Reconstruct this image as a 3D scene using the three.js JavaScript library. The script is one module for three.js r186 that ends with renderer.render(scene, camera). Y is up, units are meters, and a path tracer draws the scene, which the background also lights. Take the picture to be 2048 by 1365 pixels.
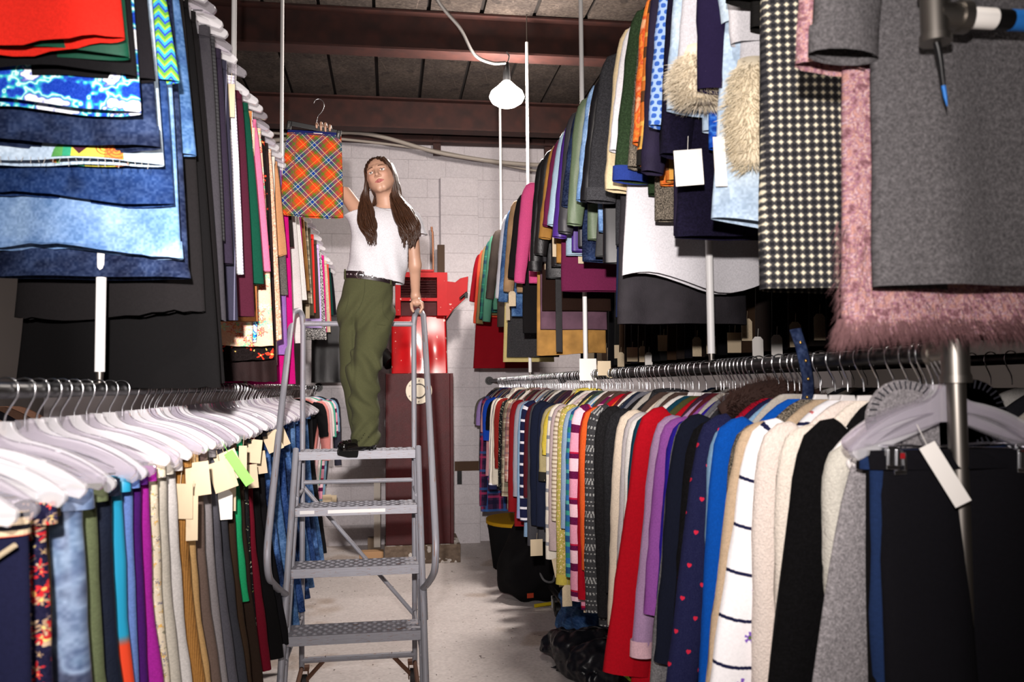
import * as THREE from 'three';
import { mergeGeometries, mergeVertices } from 'three/addons/utils/BufferGeometryUtils.js';
import { RoundedBoxGeometry } from 'three/addons/geometries/RoundedBoxGeometry.js';
import { ImprovedNoise } from 'three/addons/math/ImprovedNoise.js';

// ---------- camera, light, exposure ----------
const scene = new THREE.Scene();
scene.background = new THREE.Color(0x000000);
const camera = new THREE.PerspectiveCamera(2 * Math.atan(682.5 / 1700) * 180 / Math.PI, 2048 / 1365, 0.05, 60);
camera.position.set(0, 1.635, 0);
camera.rotation.order = 'YXZ';
camera.rotation.set(Math.atan(89.5 / 1700), -8.2 * Math.PI / 180, -0.009);
camera.focus = 4.7; camera.userData.fStop = 4.5;
scene.add(camera);
const renderer = new THREE.WebGLRenderer({ antialias: true });
renderer.toneMapping = THREE.LinearToneMapping;
renderer.toneMappingExposure = 1.0;
renderer.shadowMap.enabled = true;
// the photographer's flash, just above the lens: a bright core and a wide, weaker spill
for (const [power, cone] of [[82, .37], [26, .85]]) {
  const flash = new THREE.SpotLight(0xfff6f2, power, 0, cone, 1.0, 2);
  flash.position.set(-0.09, 1.92, 0.15); flash.target.position.set(0.10, 2.0, -6);
  flash.castShadow = true; flash.shadow.radius = 1.6; flash.shadow.mapSize.set(2048, 2048);
  scene.add(flash, flash.target);
}
const LAMP = 19;         // strength of the hanging work lamp and its added fill copy, lit in their own builder

// ---------- helpers ----------
const V = (x, y, z) => new THREE.Vector3(x, y, z);
const lerp = (a, b, t) => a + (b - a) * t;
const clamp = (x, a, b) => Math.max(a, Math.min(b, x));
const smooth = (a, b, x) => { const t = clamp((x - a) / (b - a), 0, 1); return t * t * (3 - 2 * t); };
function rng(seed) { let s = (seed * 2654435761) >>> 0; return () => { s = (s + 0x6D2B79F5) >>> 0; let t = s; t = Math.imul(t ^ (t >>> 15), t | 1); t ^= t + Math.imul(t ^ (t >>> 7), t | 61); return ((t ^ (t >>> 14)) >>> 0) / 4294967296; }; }
const PN = new ImprovedNoise(), noise = (x, y = 0, z = 0) => PN.noise(x, y, z);
function fbm(x, y, z = 0) { return noise(x, y, z) * .55 + noise(x * 2.1, y * 2.1, z * 2.1 + 7) * .3 + noise(x * 4.3, y * 4.3, z * 4.3 + 3) * .15; }
const taken = new Map();
function numbered(name) { const n = taken.get(name) || 0; taken.set(name, n + 1); return n ? `${name}_${String(n).padStart(3, '0')}` : name; }
const labels = new Map();
function tag(o, label, category, group, kind) {
  Object.assign(o.userData, { label, category }); if (group) o.userData.group = group; if (kind) o.userData.kind = kind;
  labels.set(label, (labels.get(label) || 0) + 1); return o;
}
function shade(o) { o.castShadow = true; o.receiveShadow = true; return o; }
function thing(name, pos = [0, 0, 0], turn = 0) { const g = new THREE.Group(); g.name = numbered(name); g.position.set(...pos); g.rotation.y = turn; scene.add(g); return g; }
function part(name, geo, mat, parent, pos) { const m = shade(new THREE.Mesh(geo, mat)); m.name = parent === scene ? numbered(name) : name; if (pos) m.position.set(...pos); parent.add(m); return m; }
function struct(name, geo, mat, pos) { const m = part(name, geo, mat, scene, pos); m.userData.kind = 'structure'; return m; }
function merge(list) {
  const l = list.map(g => { const h = g.index ? g.toNonIndexed() : g; for (const k of Object.keys(h.attributes)) if (!['position', 'normal', 'uv'].includes(k)) h.deleteAttribute(k); return h; });
  return mergeGeometries(l, false);
}
function box(w, h, d, x = 0, y = 0, z = 0, r = 0) { const g = r ? new RoundedBoxGeometry(w, h, d, 2, r) : new THREE.BoxGeometry(w, h, d); g.translate(x, y, z); return g; }
function cyl(r0, r1, h, x, y, z, n = 16, open = false) { const g = new THREE.CylinderGeometry(r0, r1, h, n, 1, open); g.translate(x, y, z); return g; }
function bar(a, b, r, n = 10) { // straight tube between two points
  const A = V(...a), B = V(...b), L = A.distanceTo(B), g = new THREE.CylinderGeometry(r, r, L, n, 1);
  g.applyQuaternion(new THREE.Quaternion().setFromUnitVectors(V(0, 1, 0), B.clone().sub(A).normalize())); const m = A.add(B).multiplyScalar(.5); g.translate(m.x, m.y, m.z); return g;
}
function tube(pts, r, seg = 24, n = 8, tension = .5) { return new THREE.TubeGeometry(new THREE.CatmullRomCurve3(pts.map(p => V(...p)), false, 'catmullrom', tension), seg, r, n, false); }
// skin a stack of rings; uv in metres, either flat (x,y) or around/along
function loft(rings, { planar = false, cap0 = false, cap1 = false } = {}) {
  const n = rings.length, m = rings[0].length, P = [], U = [], I = [];
  let vAcc = 0;
  for (let i = 0; i < n; i++) {
    if (i) { let d = 0; for (let j = 0; j < m; j++) { const a = rings[i][j], b = rings[i - 1][j]; d += Math.hypot(a[0] - b[0], a[1] - b[1], a[2] - b[2]); } vAcc += d / m; }
    let u = 0;
    for (let j = 0; j <= m; j++) {
      const a = rings[i][j % m]; if (j) { const b = rings[i][j - 1]; u += Math.hypot(a[0] - b[0], a[1] - b[1], a[2] - b[2]); }
      P.push(...a); if (planar) U.push(a[0], a[1]); else U.push(u, -vAcc);
    }
  }
  const w = m + 1;
  for (let i = 0; i < n - 1; i++) for (let j = 0; j < m; j++) { const a = i * w + j, b = a + w; I.push(a, a + 1, b, b, a + 1, b + 1); }
  const cap = (row, flip) => {
    const c = [0, 0, 0]; for (let j = 0; j < m; j++) for (let k = 0; k < 3; k++) c[k] += rings[row][j][k] / m;
    const ci = P.length / 3; P.push(...c); U.push(c[0], c[1]);
    for (let j = 0; j < m; j++) { const a = row * w + j; flip ? I.push(ci, a + 1, a) : I.push(ci, a, a + 1); }
  };
  if (cap0) cap(0, true); if (cap1) cap(n - 1, false);
  const g = new THREE.BufferGeometry();
  g.setAttribute('position', new THREE.Float32BufferAttribute(P, 3)); g.setAttribute('uv', new THREE.Float32BufferAttribute(U, 2)); g.setIndex(I); g.computeVertexNormals();
  const N = g.attributes.normal;
  for (let i = 0; i < n; i++) { const a = i * w, b = a + m; const v = V(N.getX(a) + N.getX(b), N.getY(a) + N.getY(b), N.getZ(a) + N.getZ(b)).normalize(); N.setXYZ(a, v.x, v.y, v.z); N.setXYZ(b, v.x, v.y, v.z); }
  return g;
}
// a tapering limb through points; radius pairs [across, depth]
function limb(pts, rad, n = 12, seg = 14, opt = {}, wob) {
  const c = new THREE.CatmullRomCurve3(pts.map(p => V(...p)), false, 'catmullrom', .5), rings = [];
  for (let i = 0; i <= seg; i++) {
    const t = i / seg, p = c.getPoint(t), d = c.getTangent(t), k = t * (rad.length - 1), a = Math.min(Math.floor(k), rad.length - 2), f = k - a;
    const ra = lerp(rad[a][0], rad[a + 1][0], f), rb = lerp(rad[a][1], rad[a + 1][1], f);
    let side = V(0, 0, 1).cross(d); if (side.lengthSq() < 1e-6) side = V(1, 0, 0); side.normalize(); const dep = d.clone().cross(side).normalize();
    const ring = [];
    for (let j = 0; j < n; j++) { const an = j / n * Math.PI * 2, w = wob ? wob(t, an) : 0; const q = p.clone().addScaledVector(side, Math.cos(an) * (ra + w)).addScaledVector(dep, Math.sin(an) * (rb + w)); ring.push([q.x, q.y, q.z]); }
    rings.push(ring);
  }
  return loft(rings, opt);
}
// smooth surface of a distance field (naive surface nets)
function nets(sdf, lo, hi, cell, colour) {
  const nx = Math.ceil((hi[0] - lo[0]) / cell) + 1, ny = Math.ceil((hi[1] - lo[1]) / cell) + 1, nz = Math.ceil((hi[2] - lo[2]) / cell) + 1;
  const F = new Float32Array(nx * ny * nz), at = (i, j, k) => i + nx * (j + ny * k);
  for (let k = 0; k < nz; k++) for (let j = 0; j < ny; j++) for (let i = 0; i < nx; i++) F[at(i, j, k)] = sdf(lo[0] + i * cell, lo[1] + j * cell, lo[2] + k * cell);
  const id = new Int32Array(nx * ny * nz).fill(-1), P = [], I = [];
  const E = [[0, 1], [2, 3], [4, 5], [6, 7], [0, 2], [1, 3], [4, 6], [5, 7], [0, 4], [1, 5], [2, 6], [3, 7]];
  const v = new Float32Array(8);
  for (let k = 0; k < nz - 1; k++) for (let j = 0; j < ny - 1; j++) for (let i = 0; i < nx - 1; i++) {
    let m = 0; for (let c = 0; c < 8; c++) { v[c] = F[at(i + (c & 1), j + ((c >> 1) & 1), k + (c >> 2))]; if (v[c] < 0) m |= 1 << c; }
    if (m === 0 || m === 255) continue;
    let x = 0, y = 0, z = 0, n = 0;
    for (const [a, b] of E) { if ((v[a] < 0) === (v[b] < 0)) continue; const t = v[a] / (v[a] - v[b]); x += (a & 1) + t * ((b & 1) - (a & 1)); y += ((a >> 1) & 1) + t * (((b >> 1) & 1) - ((a >> 1) & 1)); z += (a >> 2) + t * ((b >> 2) - (a >> 2)); n++; }
    id[at(i, j, k)] = P.length / 3; P.push(lo[0] + (i + x / n) * cell, lo[1] + (j + y / n) * cell, lo[2] + (k + z / n) * cell);
  }
  const quad = (a, b, c, d, f) => { if (a < 0 || b < 0 || c < 0 || d < 0) return; f ? I.push(a, b, c, a, c, d) : I.push(a, c, b, a, d, c); };
  for (let k = 1; k < nz - 1; k++) for (let j = 1; j < ny - 1; j++) for (let i = 1; i < nx - 1; i++) {
    const s = F[at(i, j, k)] < 0;
    if (s !== (F[at(i + 1, j, k)] < 0)) quad(id[at(i, j - 1, k - 1)], id[at(i, j, k - 1)], id[at(i, j, k)], id[at(i, j - 1, k)], s);
    if (s !== (F[at(i, j + 1, k)] < 0)) quad(id[at(i - 1, j, k - 1)], id[at(i - 1, j, k)], id[at(i, j, k)], id[at(i, j, k - 1)], s);
    if (s !== (F[at(i, j, k + 1)] < 0)) quad(id[at(i - 1, j - 1, k)], id[at(i, j - 1, k)], id[at(i, j, k)], id[at(i - 1, j, k)], s);
  }
  const g = new THREE.BufferGeometry(); g.setAttribute('position', new THREE.Float32BufferAttribute(P, 3));
  const U = new Float32Array(P.length / 3 * 2); for (let i = 0; i < P.length / 3; i++) { U[2 * i] = P[3 * i]; U[2 * i + 1] = P[3 * i + 1]; } g.setAttribute('uv', new THREE.BufferAttribute(U, 2));
  g.setIndex(I);
  const N = new Float32Array(P.length), e = cell * .6;
  for (let i = 0; i < P.length; i += 3) { const [x, y, z] = [P[i], P[i + 1], P[i + 2]]; let a = sdf(x + e, y, z) - sdf(x - e, y, z), b = sdf(x, y + e, z) - sdf(x, y - e, z), c = sdf(x, y, z + e) - sdf(x, y, z - e); const l = Math.hypot(a, b, c) || 1; N[i] = a / l; N[i + 1] = b / l; N[i + 2] = c / l; }
  g.setAttribute('normal', new THREE.BufferAttribute(N, 3));
  if (colour) { const C = new Float32Array(P.length); for (let i = 0; i < P.length; i += 3) { const c = colour(P[i], P[i + 1], P[i + 2]); C[i] = c[0]; C[i + 1] = c[1]; C[i + 2] = c[2]; } g.setAttribute('color', new THREE.BufferAttribute(C, 3)); }
  return g;
}
const cone = (x, y, z, a, b, ra, rb, sz = 1) => { // distance to a tapered capsule
  const bx = b[0] - a[0], by = b[1] - a[1], bz = b[2] - a[2], px = x - a[0], py = y - a[1], pz = z - a[2];
  const t = clamp((px * bx + py * by + pz * bz) / (bx * bx + by * by + bz * bz + 1e-9), 0, 1);
  return Math.hypot(px - t * bx, py - t * by, (pz - t * bz) * sz) - (ra + (rb - ra) * t);
};
const ell = (x, y, z, c, r) => { const a = (x - c[0]) / r[0], b = (y - c[1]) / r[1], d = (z - c[2]) / r[2], k = Math.hypot(a, b, d); return (k - 1) * Math.min(r[0], r[1], r[2]) * (k > 1 ? 1 : 1); };
const smin = (a, b, k) => { const h = Math.max(k - Math.abs(a - b), 0) / k; return Math.min(a, b) - h * h * k * .25; };
const smax = (a, b, k) => -smin(-a, -b, k);

// ---------- materials ----------
const hex = s => { const n = parseInt(s.slice(1), 16); return [n >> 16, (n >> 8) & 255, n & 255]; };
const texCache = new Map();
function tex(key, size, n, fn, h = n, sizeV = size) { // fn(u,v) in 0..1 gives sRGB 0..255; size is the repeat in metres
  if (texCache.has(key)) return texCache.get(key);
  const d = new Uint8Array(n * h * 4);
  for (let j = 0; j < h; j++) for (let i = 0; i < n; i++) { const c = fn((i + .5) / n, (j + .5) / h), o = (j * n + i) * 4; d[o] = clamp(c[0], 0, 255); d[o + 1] = clamp(c[1], 0, 255); d[o + 2] = clamp(c[2], 0, 255); d[o + 3] = 255; }
  const t = new THREE.DataTexture(d, n, h); t.wrapS = t.wrapT = THREE.RepeatWrapping; t.magFilter = THREE.LinearFilter; t.minFilter = THREE.LinearMipmapLinearFilter; t.generateMipmaps = true;
  t.colorSpace = THREE.SRGBColorSpace; t.repeat.set(1 / size, 1 / sizeV); t.needsUpdate = true; texCache.set(key, t); return t;
}
const wrapN = (u, v, k, s) => { // tileable value noise
  const h = (a, b) => { let t = Math.imul(((a % k) + k) % k + 374761 * s, 668265263) ^ Math.imul(((b % k) + k) % k + 97 * s, 2246822519); t = Math.imul(t ^ (t >>> 13), 1274126177); return ((t ^ (t >>> 16)) >>> 0) / 4294967295; };
  const x = u * k, y = v * k, i = Math.floor(x), j = Math.floor(y), f = x - i, g = y - j, a = f * f * (3 - 2 * f), b = g * g * (3 - 2 * g);
  return lerp(lerp(h(i, j), h(i + 1, j), a), lerp(h(i, j + 1), h(i + 1, j + 1), a), b);
};
const wfbm = (u, v, k, s) => wrapN(u, v, k, s) * .5 + wrapN(u, v, k * 2, s + 1) * .3 + wrapN(u, v, k * 4, s + 2) * .2;
const mix3 = (a, b, t) => [lerp(a[0], b[0], t), lerp(a[1], b[1], t), lerp(a[2], b[2], t)];
const gray = g => [g, g, g];
const data = t => { t.colorSpace = THREE.NoColorSpace; return t; };
const weaveBump = data(tex('weaveBump', .05, 256, (u, v) => gray(110 + 50 * Math.sin(u * 2 * Math.PI * 40) * Math.sin(v * 2 * Math.PI * 40) + 90 * (wrapN(u, v, 128, 4) - .5))));
const knitBump = data(tex('knitBump', .06, 256, (u, v) => { const a = Math.abs(Math.sin(u * Math.PI * 16)), b = Math.abs(Math.sin(v * Math.PI * 20 + Math.abs(Math.sin(u * Math.PI * 16)) * 1.4)); return gray(40 + 150 * a * .6 + 120 * b * .5); }));
const fuzzBump = data(tex('fuzzBump', .08, 256, (u, v) => gray(255 * wfbm(u, v, 24, 9))));
const leatherBump = data(tex('leatherBump', .06, 256, (u, v) => gray(255 * Math.abs(wfbm(u, v, 20, 5) * 2 - 1))));
const heather = tex('heather', .11, 256, (u, v) => gray(255 * (.80 + .20 * (wrapN(u, v, 128, 2) * .6 + wrapN(u, v, 40, 8) * .4))));
const fleck = tex('fleck', .13, 256, (u, v) => gray(255 * (.52 + .48 * (wrapN(u, v, 90, 12) * .55 + wrapN(u, v, 36, 18) * .45))));
const crushed = tex('crushed', .5, 256, (u, v) => gray(255 * (.70 + .30 * wfbm(u, v, 8, 31))));
const finish = {
  plain: { roughness: .92, bumpMap: weaveBump, bumpScale: .0004, map: heather },
  knit: { roughness: .96, bumpMap: knitBump, bumpScale: .0022, map: heather },
  wool: { roughness: .97, bumpMap: fuzzBump, bumpScale: .0012, map: fleck },
  fleece: { roughness: .98, bumpMap: fuzzBump, bumpScale: .002, map: heather },
  satin: { roughness: .36, bumpMap: weaveBump, bumpScale: .0001, map: heather },
  leather: { roughness: .34, bumpMap: leatherBump, bumpScale: .0006 },
  velvet: { roughness: .8, bumpMap: fuzzBump, bumpScale: .0012, map: crushed },
  cord: { roughness: .92, bumpMap: data(tex('cordBump', .03, 64, (u) => gray(120 + 120 * Math.sin(u * 2 * Math.PI * 6)))), bumpScale: .0012, map: heather },
};
const matCache = new Map();
function cloth(colour, fin = 'plain', pat) { // colour '#rrggbb', or a pattern texture
  const key = (pat ? pat.uuid : colour) + fin; if (matCache.has(key)) return matCache.get(key);
  const m = new THREE.MeshPhysicalMaterial({ ...finish[fin], specularIntensity: fin === 'leather' || fin === 'satin' ? 1 : fin === 'velvet' ? .5 : .22, side: THREE.DoubleSide, metalness: 0 });
  if (pat) { m.map = pat; m.color.set(0xffffff); } else m.color.set(colour);
  matCache.set(key, m); return m;
}
// ---- printed, woven and dyed patterns (colour only) ----
const grain = (c, u, v, s = 1, a = 26) => { const n = (wrapN(u, v, 96, s) - .5) * a; return [c[0] + n, c[1] + n, c[2] + n]; };
function stripes(key, size, bands, dir = 'v', n = 128) { // bands: [[colour, width]...]
  const tot = bands.reduce((s, b) => s + b[1], 0), cols = bands.map(b => [hex(b[0]), b[1] / tot]);
  return tex('st' + key, size, n, (u, v) => { let t = dir === 'v' ? v : u, c = cols[0][0]; for (const [k, w] of cols) { c = k; if (t < w) break; t -= w; } return grain(c, u, v, 3); });
}
function plaid(key, size, bg, lines, n = 192) { // lines: [pos, width, colour, strength]
  const L = lines.map(l => [l[0], l[1], hex(l[2]), l[3] ?? .6]), b = hex(bg);
  return tex('pl' + key, size, n, (u, v) => { let c = b; for (const [p, w, k, a] of L) { if (Math.abs(u - p) < w / 2) c = mix3(c, k, a); if (Math.abs(v - p) < w / 2) c = mix3(c, k, a); } return grain(c, u, v, 5, 20); });
}
function blobs(key, size, bg, cols, count, r0, r1, seed, n = 192, petals = 0) {
  const R = rng(seed), B = []; for (let i = 0; i < count; i++) B.push([R(), R(), lerp(r0, r1, R()), hex(cols[Math.floor(R() * cols.length)]), R() * 6.3]);
  const b = hex(bg);
  return tex('bl' + key, size, n, (u, v) => {
    let c = b; const uu = u + (wrapN(u, v, 16, seed) - .5) * .05, vv = v + (wrapN(u, v, 16, seed + 3) - .5) * .05;
    for (const [x, y, r, k, ph] of B) { let dx = uu - x, dy = vv - y; dx -= Math.round(dx); dy -= Math.round(dy); const rr = petals ? r * (.62 + .38 * Math.cos(Math.atan2(dy, dx) * petals + ph)) : r; const d = Math.hypot(dx, dy); if (d < rr) c = petals && d < r * .22 ? mix3(k, [250, 220, 120], .8) : k; }
    return grain(c, u, v, 7, 22);
  });
}
function dyed(key, size, cols, k, seed, n = 256, sharp = 1) { // blends of colours in cloudy patches
  const C = cols.map(hex);
  return tex('dy' + key, size, n, (u, v) => { let t = clamp((wfbm(u, v, k, seed) - .5) * 2.2 * sharp + .5, 0, .999) * (C.length - 1); const i = Math.floor(t); return grain(mix3(C[i], C[i + 1], t - i), u, v, seed, 34); });
}
const PAT = {
  denimLight: dyed('dl', .5, ['#5c7fae', '#7393bf', '#89a8cf'], 7, 2), denimMid: dyed('dm', .5, ['#33507e', '#43648f', '#5d7fae'], 7, 3), denimDark: dyed('dd', .5, ['#161d33', '#1e2842', '#2a3858'], 7, 4),
  denimNavy: dyed('dn', .5, ['#18294c', '#1f3561', '#2b4577'], 7, 5), denimPale: dyed('dp', .5, ['#a9bfd6', '#b9cee2', '#c8dae9'], 6, 6), denimJean: dyed('dj', .32, ['#16233f', '#22365c', '#3a5a8e', '#5b7fb6'], 5, 8),
  aqua: dyed('aq', .16, ['#1a3fae', '#2a56c8', '#2fc4c4', '#eef6ff', '#39c9c0', '#4a52b8', '#f3f7ff'], 5, 11, 256, 1.5),
  tieDye: dyed('td', .6, ['#8ba0ba', '#7d94b2', '#728aa9', '#5a6c8d', '#8196b4', '#3e4660'], 5, 14, 256, 1.3),
  mohair: dyed('mo', .14, ['#7c565c', '#a87c80', '#8f6680', '#b28470', '#cbaeb2', '#8a6478', '#b88a82'], 14, 17, 256, 1.4),
  tweed: dyed('tw', .05, ['#2e2a26', '#6b6256', '#a59a8a', '#3a352e'], 20, 19, 128, 1.6),
  dkFloral: blobs('df', .16, '#1b1a34', ['#b89a7c', '#a98c70', '#7d6a5a', '#c3282f', '#d9433c', '#c8ab8c', '#2a2748'], 90, .03, .085, 5, 192, 5),
  swirl: tex('swirl', .1, 192, (u, v) => { const a = Math.sin((wrapN(u, v, 8, 2) * 7 + u * 2) * 6.283) + Math.sin((wrapN(u, v, 8, 6) * 7 + v * 2) * 6.283); return a > .55 ? [240, 238, 235] : [14, 13, 15]; }),
  creamFloral: blobs('cf', .1, '#d9cdb4', ['#e0a63c', '#8d8a72', '#c9a870', '#77758a', '#efe6d2'], 90, .02, .06, 9, 192, 4),
  peachFloral: blobs('pf', .2, '#e8c4a8', ['#7fd0a4', '#e08a78', '#f2d9c0', '#c7e8cc', '#db6a62', '#f0b8a0'], 90, .03, .1, 12, 192, 5),
  redFloral: blobs('rf', .24, '#1a1414', ['#e0442c', '#c8321f', '#1a1414', '#221818'], 26, .06, .13, 15, 192, 4),
  peachPrint: dyed('pp', .12, ['#d9a98e', '#e8c3a6', '#c98f72', '#efd6c0'], 8, 23),
  greenZig: tex('greenZig', .12, 128, (u, v) => { const z = (v * 4 + Math.abs(((u * 4) % 1) - .5) * 1.2) % 1; return z < .3 ? [90, 150, 60] : z < .5 ? [40, 70, 190] : z < .8 ? [60, 160, 190] : [150, 200, 60]; }),
  patch: tex('patch', .16, 192, (u, v) => { // appliqued band of a skirt: circles, diamonds and scrolls
    let c = u < .22 ? [96, 170, 90] : u < .34 ? [60, 170, 130] : u < .78 ? [226, 214, 84] : [232, 140, 60];
    if (Math.abs(u - .45) + Math.abs(v - .28) < .15) c = [80, 40, 56]; if (Math.abs(u - .16) + Math.abs(v - .4) < .06) c = [40, 40, 30];
    const t = v - .52, w = (t + .02) * .62; if (t > 0 && t < .34 && Math.abs(u - .62) < w) { c = [214, 60, 130]; if (t > .07 && t < .30 && Math.abs(u - .62) < w - .06) c = [240, 214, 200]; const d = Math.hypot(u - .62, v - .76); if (d < .07) c = [90, 180, 170]; if (d < .035) c = [250, 240, 220]; }
    const d2 = Math.hypot(u - .88, v - .72); if (d2 < .05) c = [214, 40, 110]; for (const [x, y] of [[.78, .25], [.92, .22]]) { const d = Math.hypot(u - x, v - y); if (Math.abs((d * 22) % 1 - .5) < .2 && d < .13) c = [190, 90, 50]; }
    return grain(c, u, v, 2, 16);
  }),
  tartan: tex('tartan', .15, 256, (u, v) => { // bias-cut orange, green and blue check
    const a = (u + v) % 1, b = (u - v + 1) % 1;
    const band = t => t < .26 ? [216, 66, 30] : t < .36 ? [92, 112, 36] : t < .42 ? [52, 84, 92] : t < .60 ? [26, 62, 140] : t < .66 ? [52, 84, 92] : t < .78 ? [112, 54, 76] : t < .90 ? [88, 112, 36] : [190, 72, 34];
    let c = mix3(band(a), band(b), .5); const s = .012;
    for (const t of [a, b]) { if (Math.abs(t - .15) < s) c = mix3(c, [240, 150, 60], .85); if (Math.abs(t - .44) < s || Math.abs(t - .61) < s) c = mix3(c, [226, 214, 160], .8); }
    return grain(c, u, v, 6, 22);
  }),
  checkDots: tex('checkDots', .018, 64, (u, v) => { const d = Math.abs(u - .5) + Math.abs(v - .5); return d < .25 ? [226, 218, 192] : d < .36 ? [150, 146, 132] : (Math.abs(u - .5) < .26 || Math.abs(v - .5) < .26) ? [62, 61, 63] : [34, 34, 38]; }),
  gingham: tex('gingham', .012, 32, (u, v) => u < .5 && v < .5 ? [176, 170, 190] : u < .5 || v < .5 ? [216, 212, 224] : [246, 244, 248]),
  croc: tex('croc', .17, 256, (u, v) => { const k = 9, row = Math.floor(v * k), sh = (row % 2) * .5, x = ((u * 7 + sh) % 1 + 1) % 1 - .5, y = (v * k) % 1 - .5, w = .30 + .14 * (wrapN(u, v, 9, 4) - .5); return Math.pow(Math.abs(x) / (w + .03), 2.6) + Math.pow(Math.abs(y) / .36, 2.6) < 1 ? [56, 98, 182] : [158, 186, 232]; }),
  navyStripe: stripes('ns', .066, [['#1d2040', .78], ['#eceaf2', .22]]),
  creamStripe: stripes('cs', .03, [['#e9e2d4', .8], ['#34364e', .2]], 'u'), pinStripe: stripes('ps', .035, [['#2a2937', .93], ['#6c6b80', .07]], 'u'),
  pinkStripe: stripes('pk', .2, [['#e39ab2', .3], ['#5e1240', .16], ['#efc6d2', .28], ['#5e1240', .1], ['#b51d3f', .04], ['#e39ab2', .12]]),
  greyStripe: stripes('gs', .09, [['#e6ded0', .8], ['#8d8f96', .2]]), tanStripe: stripes('ts', .02, [['#dacdb6', .6], ['#a08e78', .4]]),
  tealStripe: stripes('tl', .14, [['#2a7f7a', .16], ['#2b5f9c', .2], ['#3f9a8c', .14], ['#24507f', .2], ['#57a8a2', .12], ['#2f6fae', .18]]),
  multiKnit: dyed('mk', .05, ['#a9a24a', '#d8c56a', '#7c8a4a', '#d99a4a', '#e6dcb0'], 9, 27, 128, 1.4),
  fairIsle: tex('fairIsle', .13, 128, (u, v) => { const r = Math.floor(v * 26), on = [3, 4, 9, 12, 13, 14, 15, 16, 21, 24].includes(r) && (Math.sin(u * 6.283 * (r % 3 + 9) + r) > (r % 2 ? .1 : -.15)); return grain(on ? [150, 150, 148] : [56, 56, 58], u, v, 4, 30); }),
  hearts: tex('hearts', .085, 192, (u, v) => { let c = [30, 32, 66]; for (const [cx, cy] of [[.25, .25], [.75, .75]]) { const x = (u - cx) * 12, y = (v - cy) * 12; const q = x * x + y * y - .55; if (q * q * q - x * x * y * y * y < 0) c = [206, 38, 66]; } return grain(c, u, v, 4, 26); }),
  checkShirt: plaid('ck', .13, '#8d8470', [[.2, .2, '#4b463c', .5], [.6, .06, '#d8cdb4', .6], [.8, .1, '#5a3d36', .5]]),
  purplePlaid: plaid('pp', .16, '#3b2440', [[.2, .22, '#1a1730', .7], [.5, .12, '#a8325a', .7], [.75, .14, '#2a5a96', .7]]),
  brownPlaid: plaid('bp', .12, '#a77a6e', [[.2, .2, '#5a3c38', .6], [.55, .08, '#e0d2c8', .6], [.8, .1, '#6a5a66', .5]]),
  greenPlaid: plaid('gp', .12, '#1f4a44', [[.2, .25, '#14233a', .7], [.6, .08, '#2f7a5a', .6]]), orangePlaid: plaid('op', .14, '#c26a2c', [[.2, .25, '#2a241f', .7], [.6, .1, '#e8b95a', .7]]),
  blackFloral: blobs('bf', .1, '#17181a', ['#cfd2c8', '#6d8a4a', '#a9b0a0', '#17181a'], 70, .015, .045, 21, 192, 4), leafGreen: blobs('lg', .12, '#d8dcae', ['#8aa82e', '#a8bc3c', '#6f8f2a'], 60, .04, .1, 25, 128),
  blueTie: dyed('bt', .2, ['#0f2f8c', '#1d55c4', '#4b8ae6', '#123a9c'], 6, 33, 192, 1.4), flame: dyed('fl', .2, ['#d8642a', '#e88a3c', '#c94a24', '#e6a67a'], 6, 35, 128),
  windowpane: tex('windowpane', .3, 256, (u, v) => { // ivory cardigan: navy lines with small sprigs
    const uu = u * 2 % 1, vv = v * 3 % 1; let c = [246, 244, 246]; if (Math.abs(vv - .5 - .03 * Math.sin(u * 12.6)) < .035) c = [26, 28, 60];
    for (const [x, y, k] of [[.5, .15, [130, 90, 190]], [.3, .86, [214, 120, 120]]]) { const d = Math.hypot((uu - x) * .15, (vv - y) * .1); if (d < .006 || (d < .013 && Math.sin(Math.atan2(vv - y, uu - x) * 5) > .1)) c = d < .004 ? [90, 120, 60] : k; }
    return grain(c, u, v, 4, 10);
  }),
  ribbedGrey: stripes('rg', .012, [['#3a3a3c', .6], ['#2b2b2d', .4]]),
};
const P = k => cloth(null, 'plain', PAT[k]), PK = k => cloth(null, 'knit', PAT[k]);
const metalM = (c, r = .25, m = 1) => new THREE.MeshStandardMaterial({ color: c, metalness: m, roughness: r });
const M = {
  chrome: metalM(0xe6e7ea, .18), white: new THREE.MeshStandardMaterial({ color: 0xecebea, roughness: .45 }), blackPipe: new THREE.MeshStandardMaterial({ color: 0x0a0a0b, roughness: .42, metalness: .2 }), steelPipe: metalM(0x8c8781, .42),
  clear: new THREE.MeshPhysicalMaterial({ color: 0xfbfafc, transmission: .7, roughness: .1, thickness: 0, ior: 1.5, side: THREE.DoubleSide }), clearDull: new THREE.MeshPhysicalMaterial({ color: 0xf2eff4, transmission: .88, roughness: .06, thickness: 0, ior: 1.5, side: THREE.DoubleSide }), blackPlastic: new THREE.MeshStandardMaterial({ color: 0x101011, roughness: .4 }), whitePlastic: new THREE.MeshStandardMaterial({ color: 0xe6e2e0, roughness: .38 }),
  card: new THREE.MeshStandardMaterial({ color: 0xe3cfae, roughness: .9, map: heather }), cardWhite: new THREE.MeshStandardMaterial({ color: 0xf2eee8, roughness: .8 }), greenCard: new THREE.MeshStandardMaterial({ color: 0x7fd65a, roughness: .8 }), string: new THREE.MeshStandardMaterial({ color: 0xe8e0cc, roughness: .9 }),
};
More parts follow.
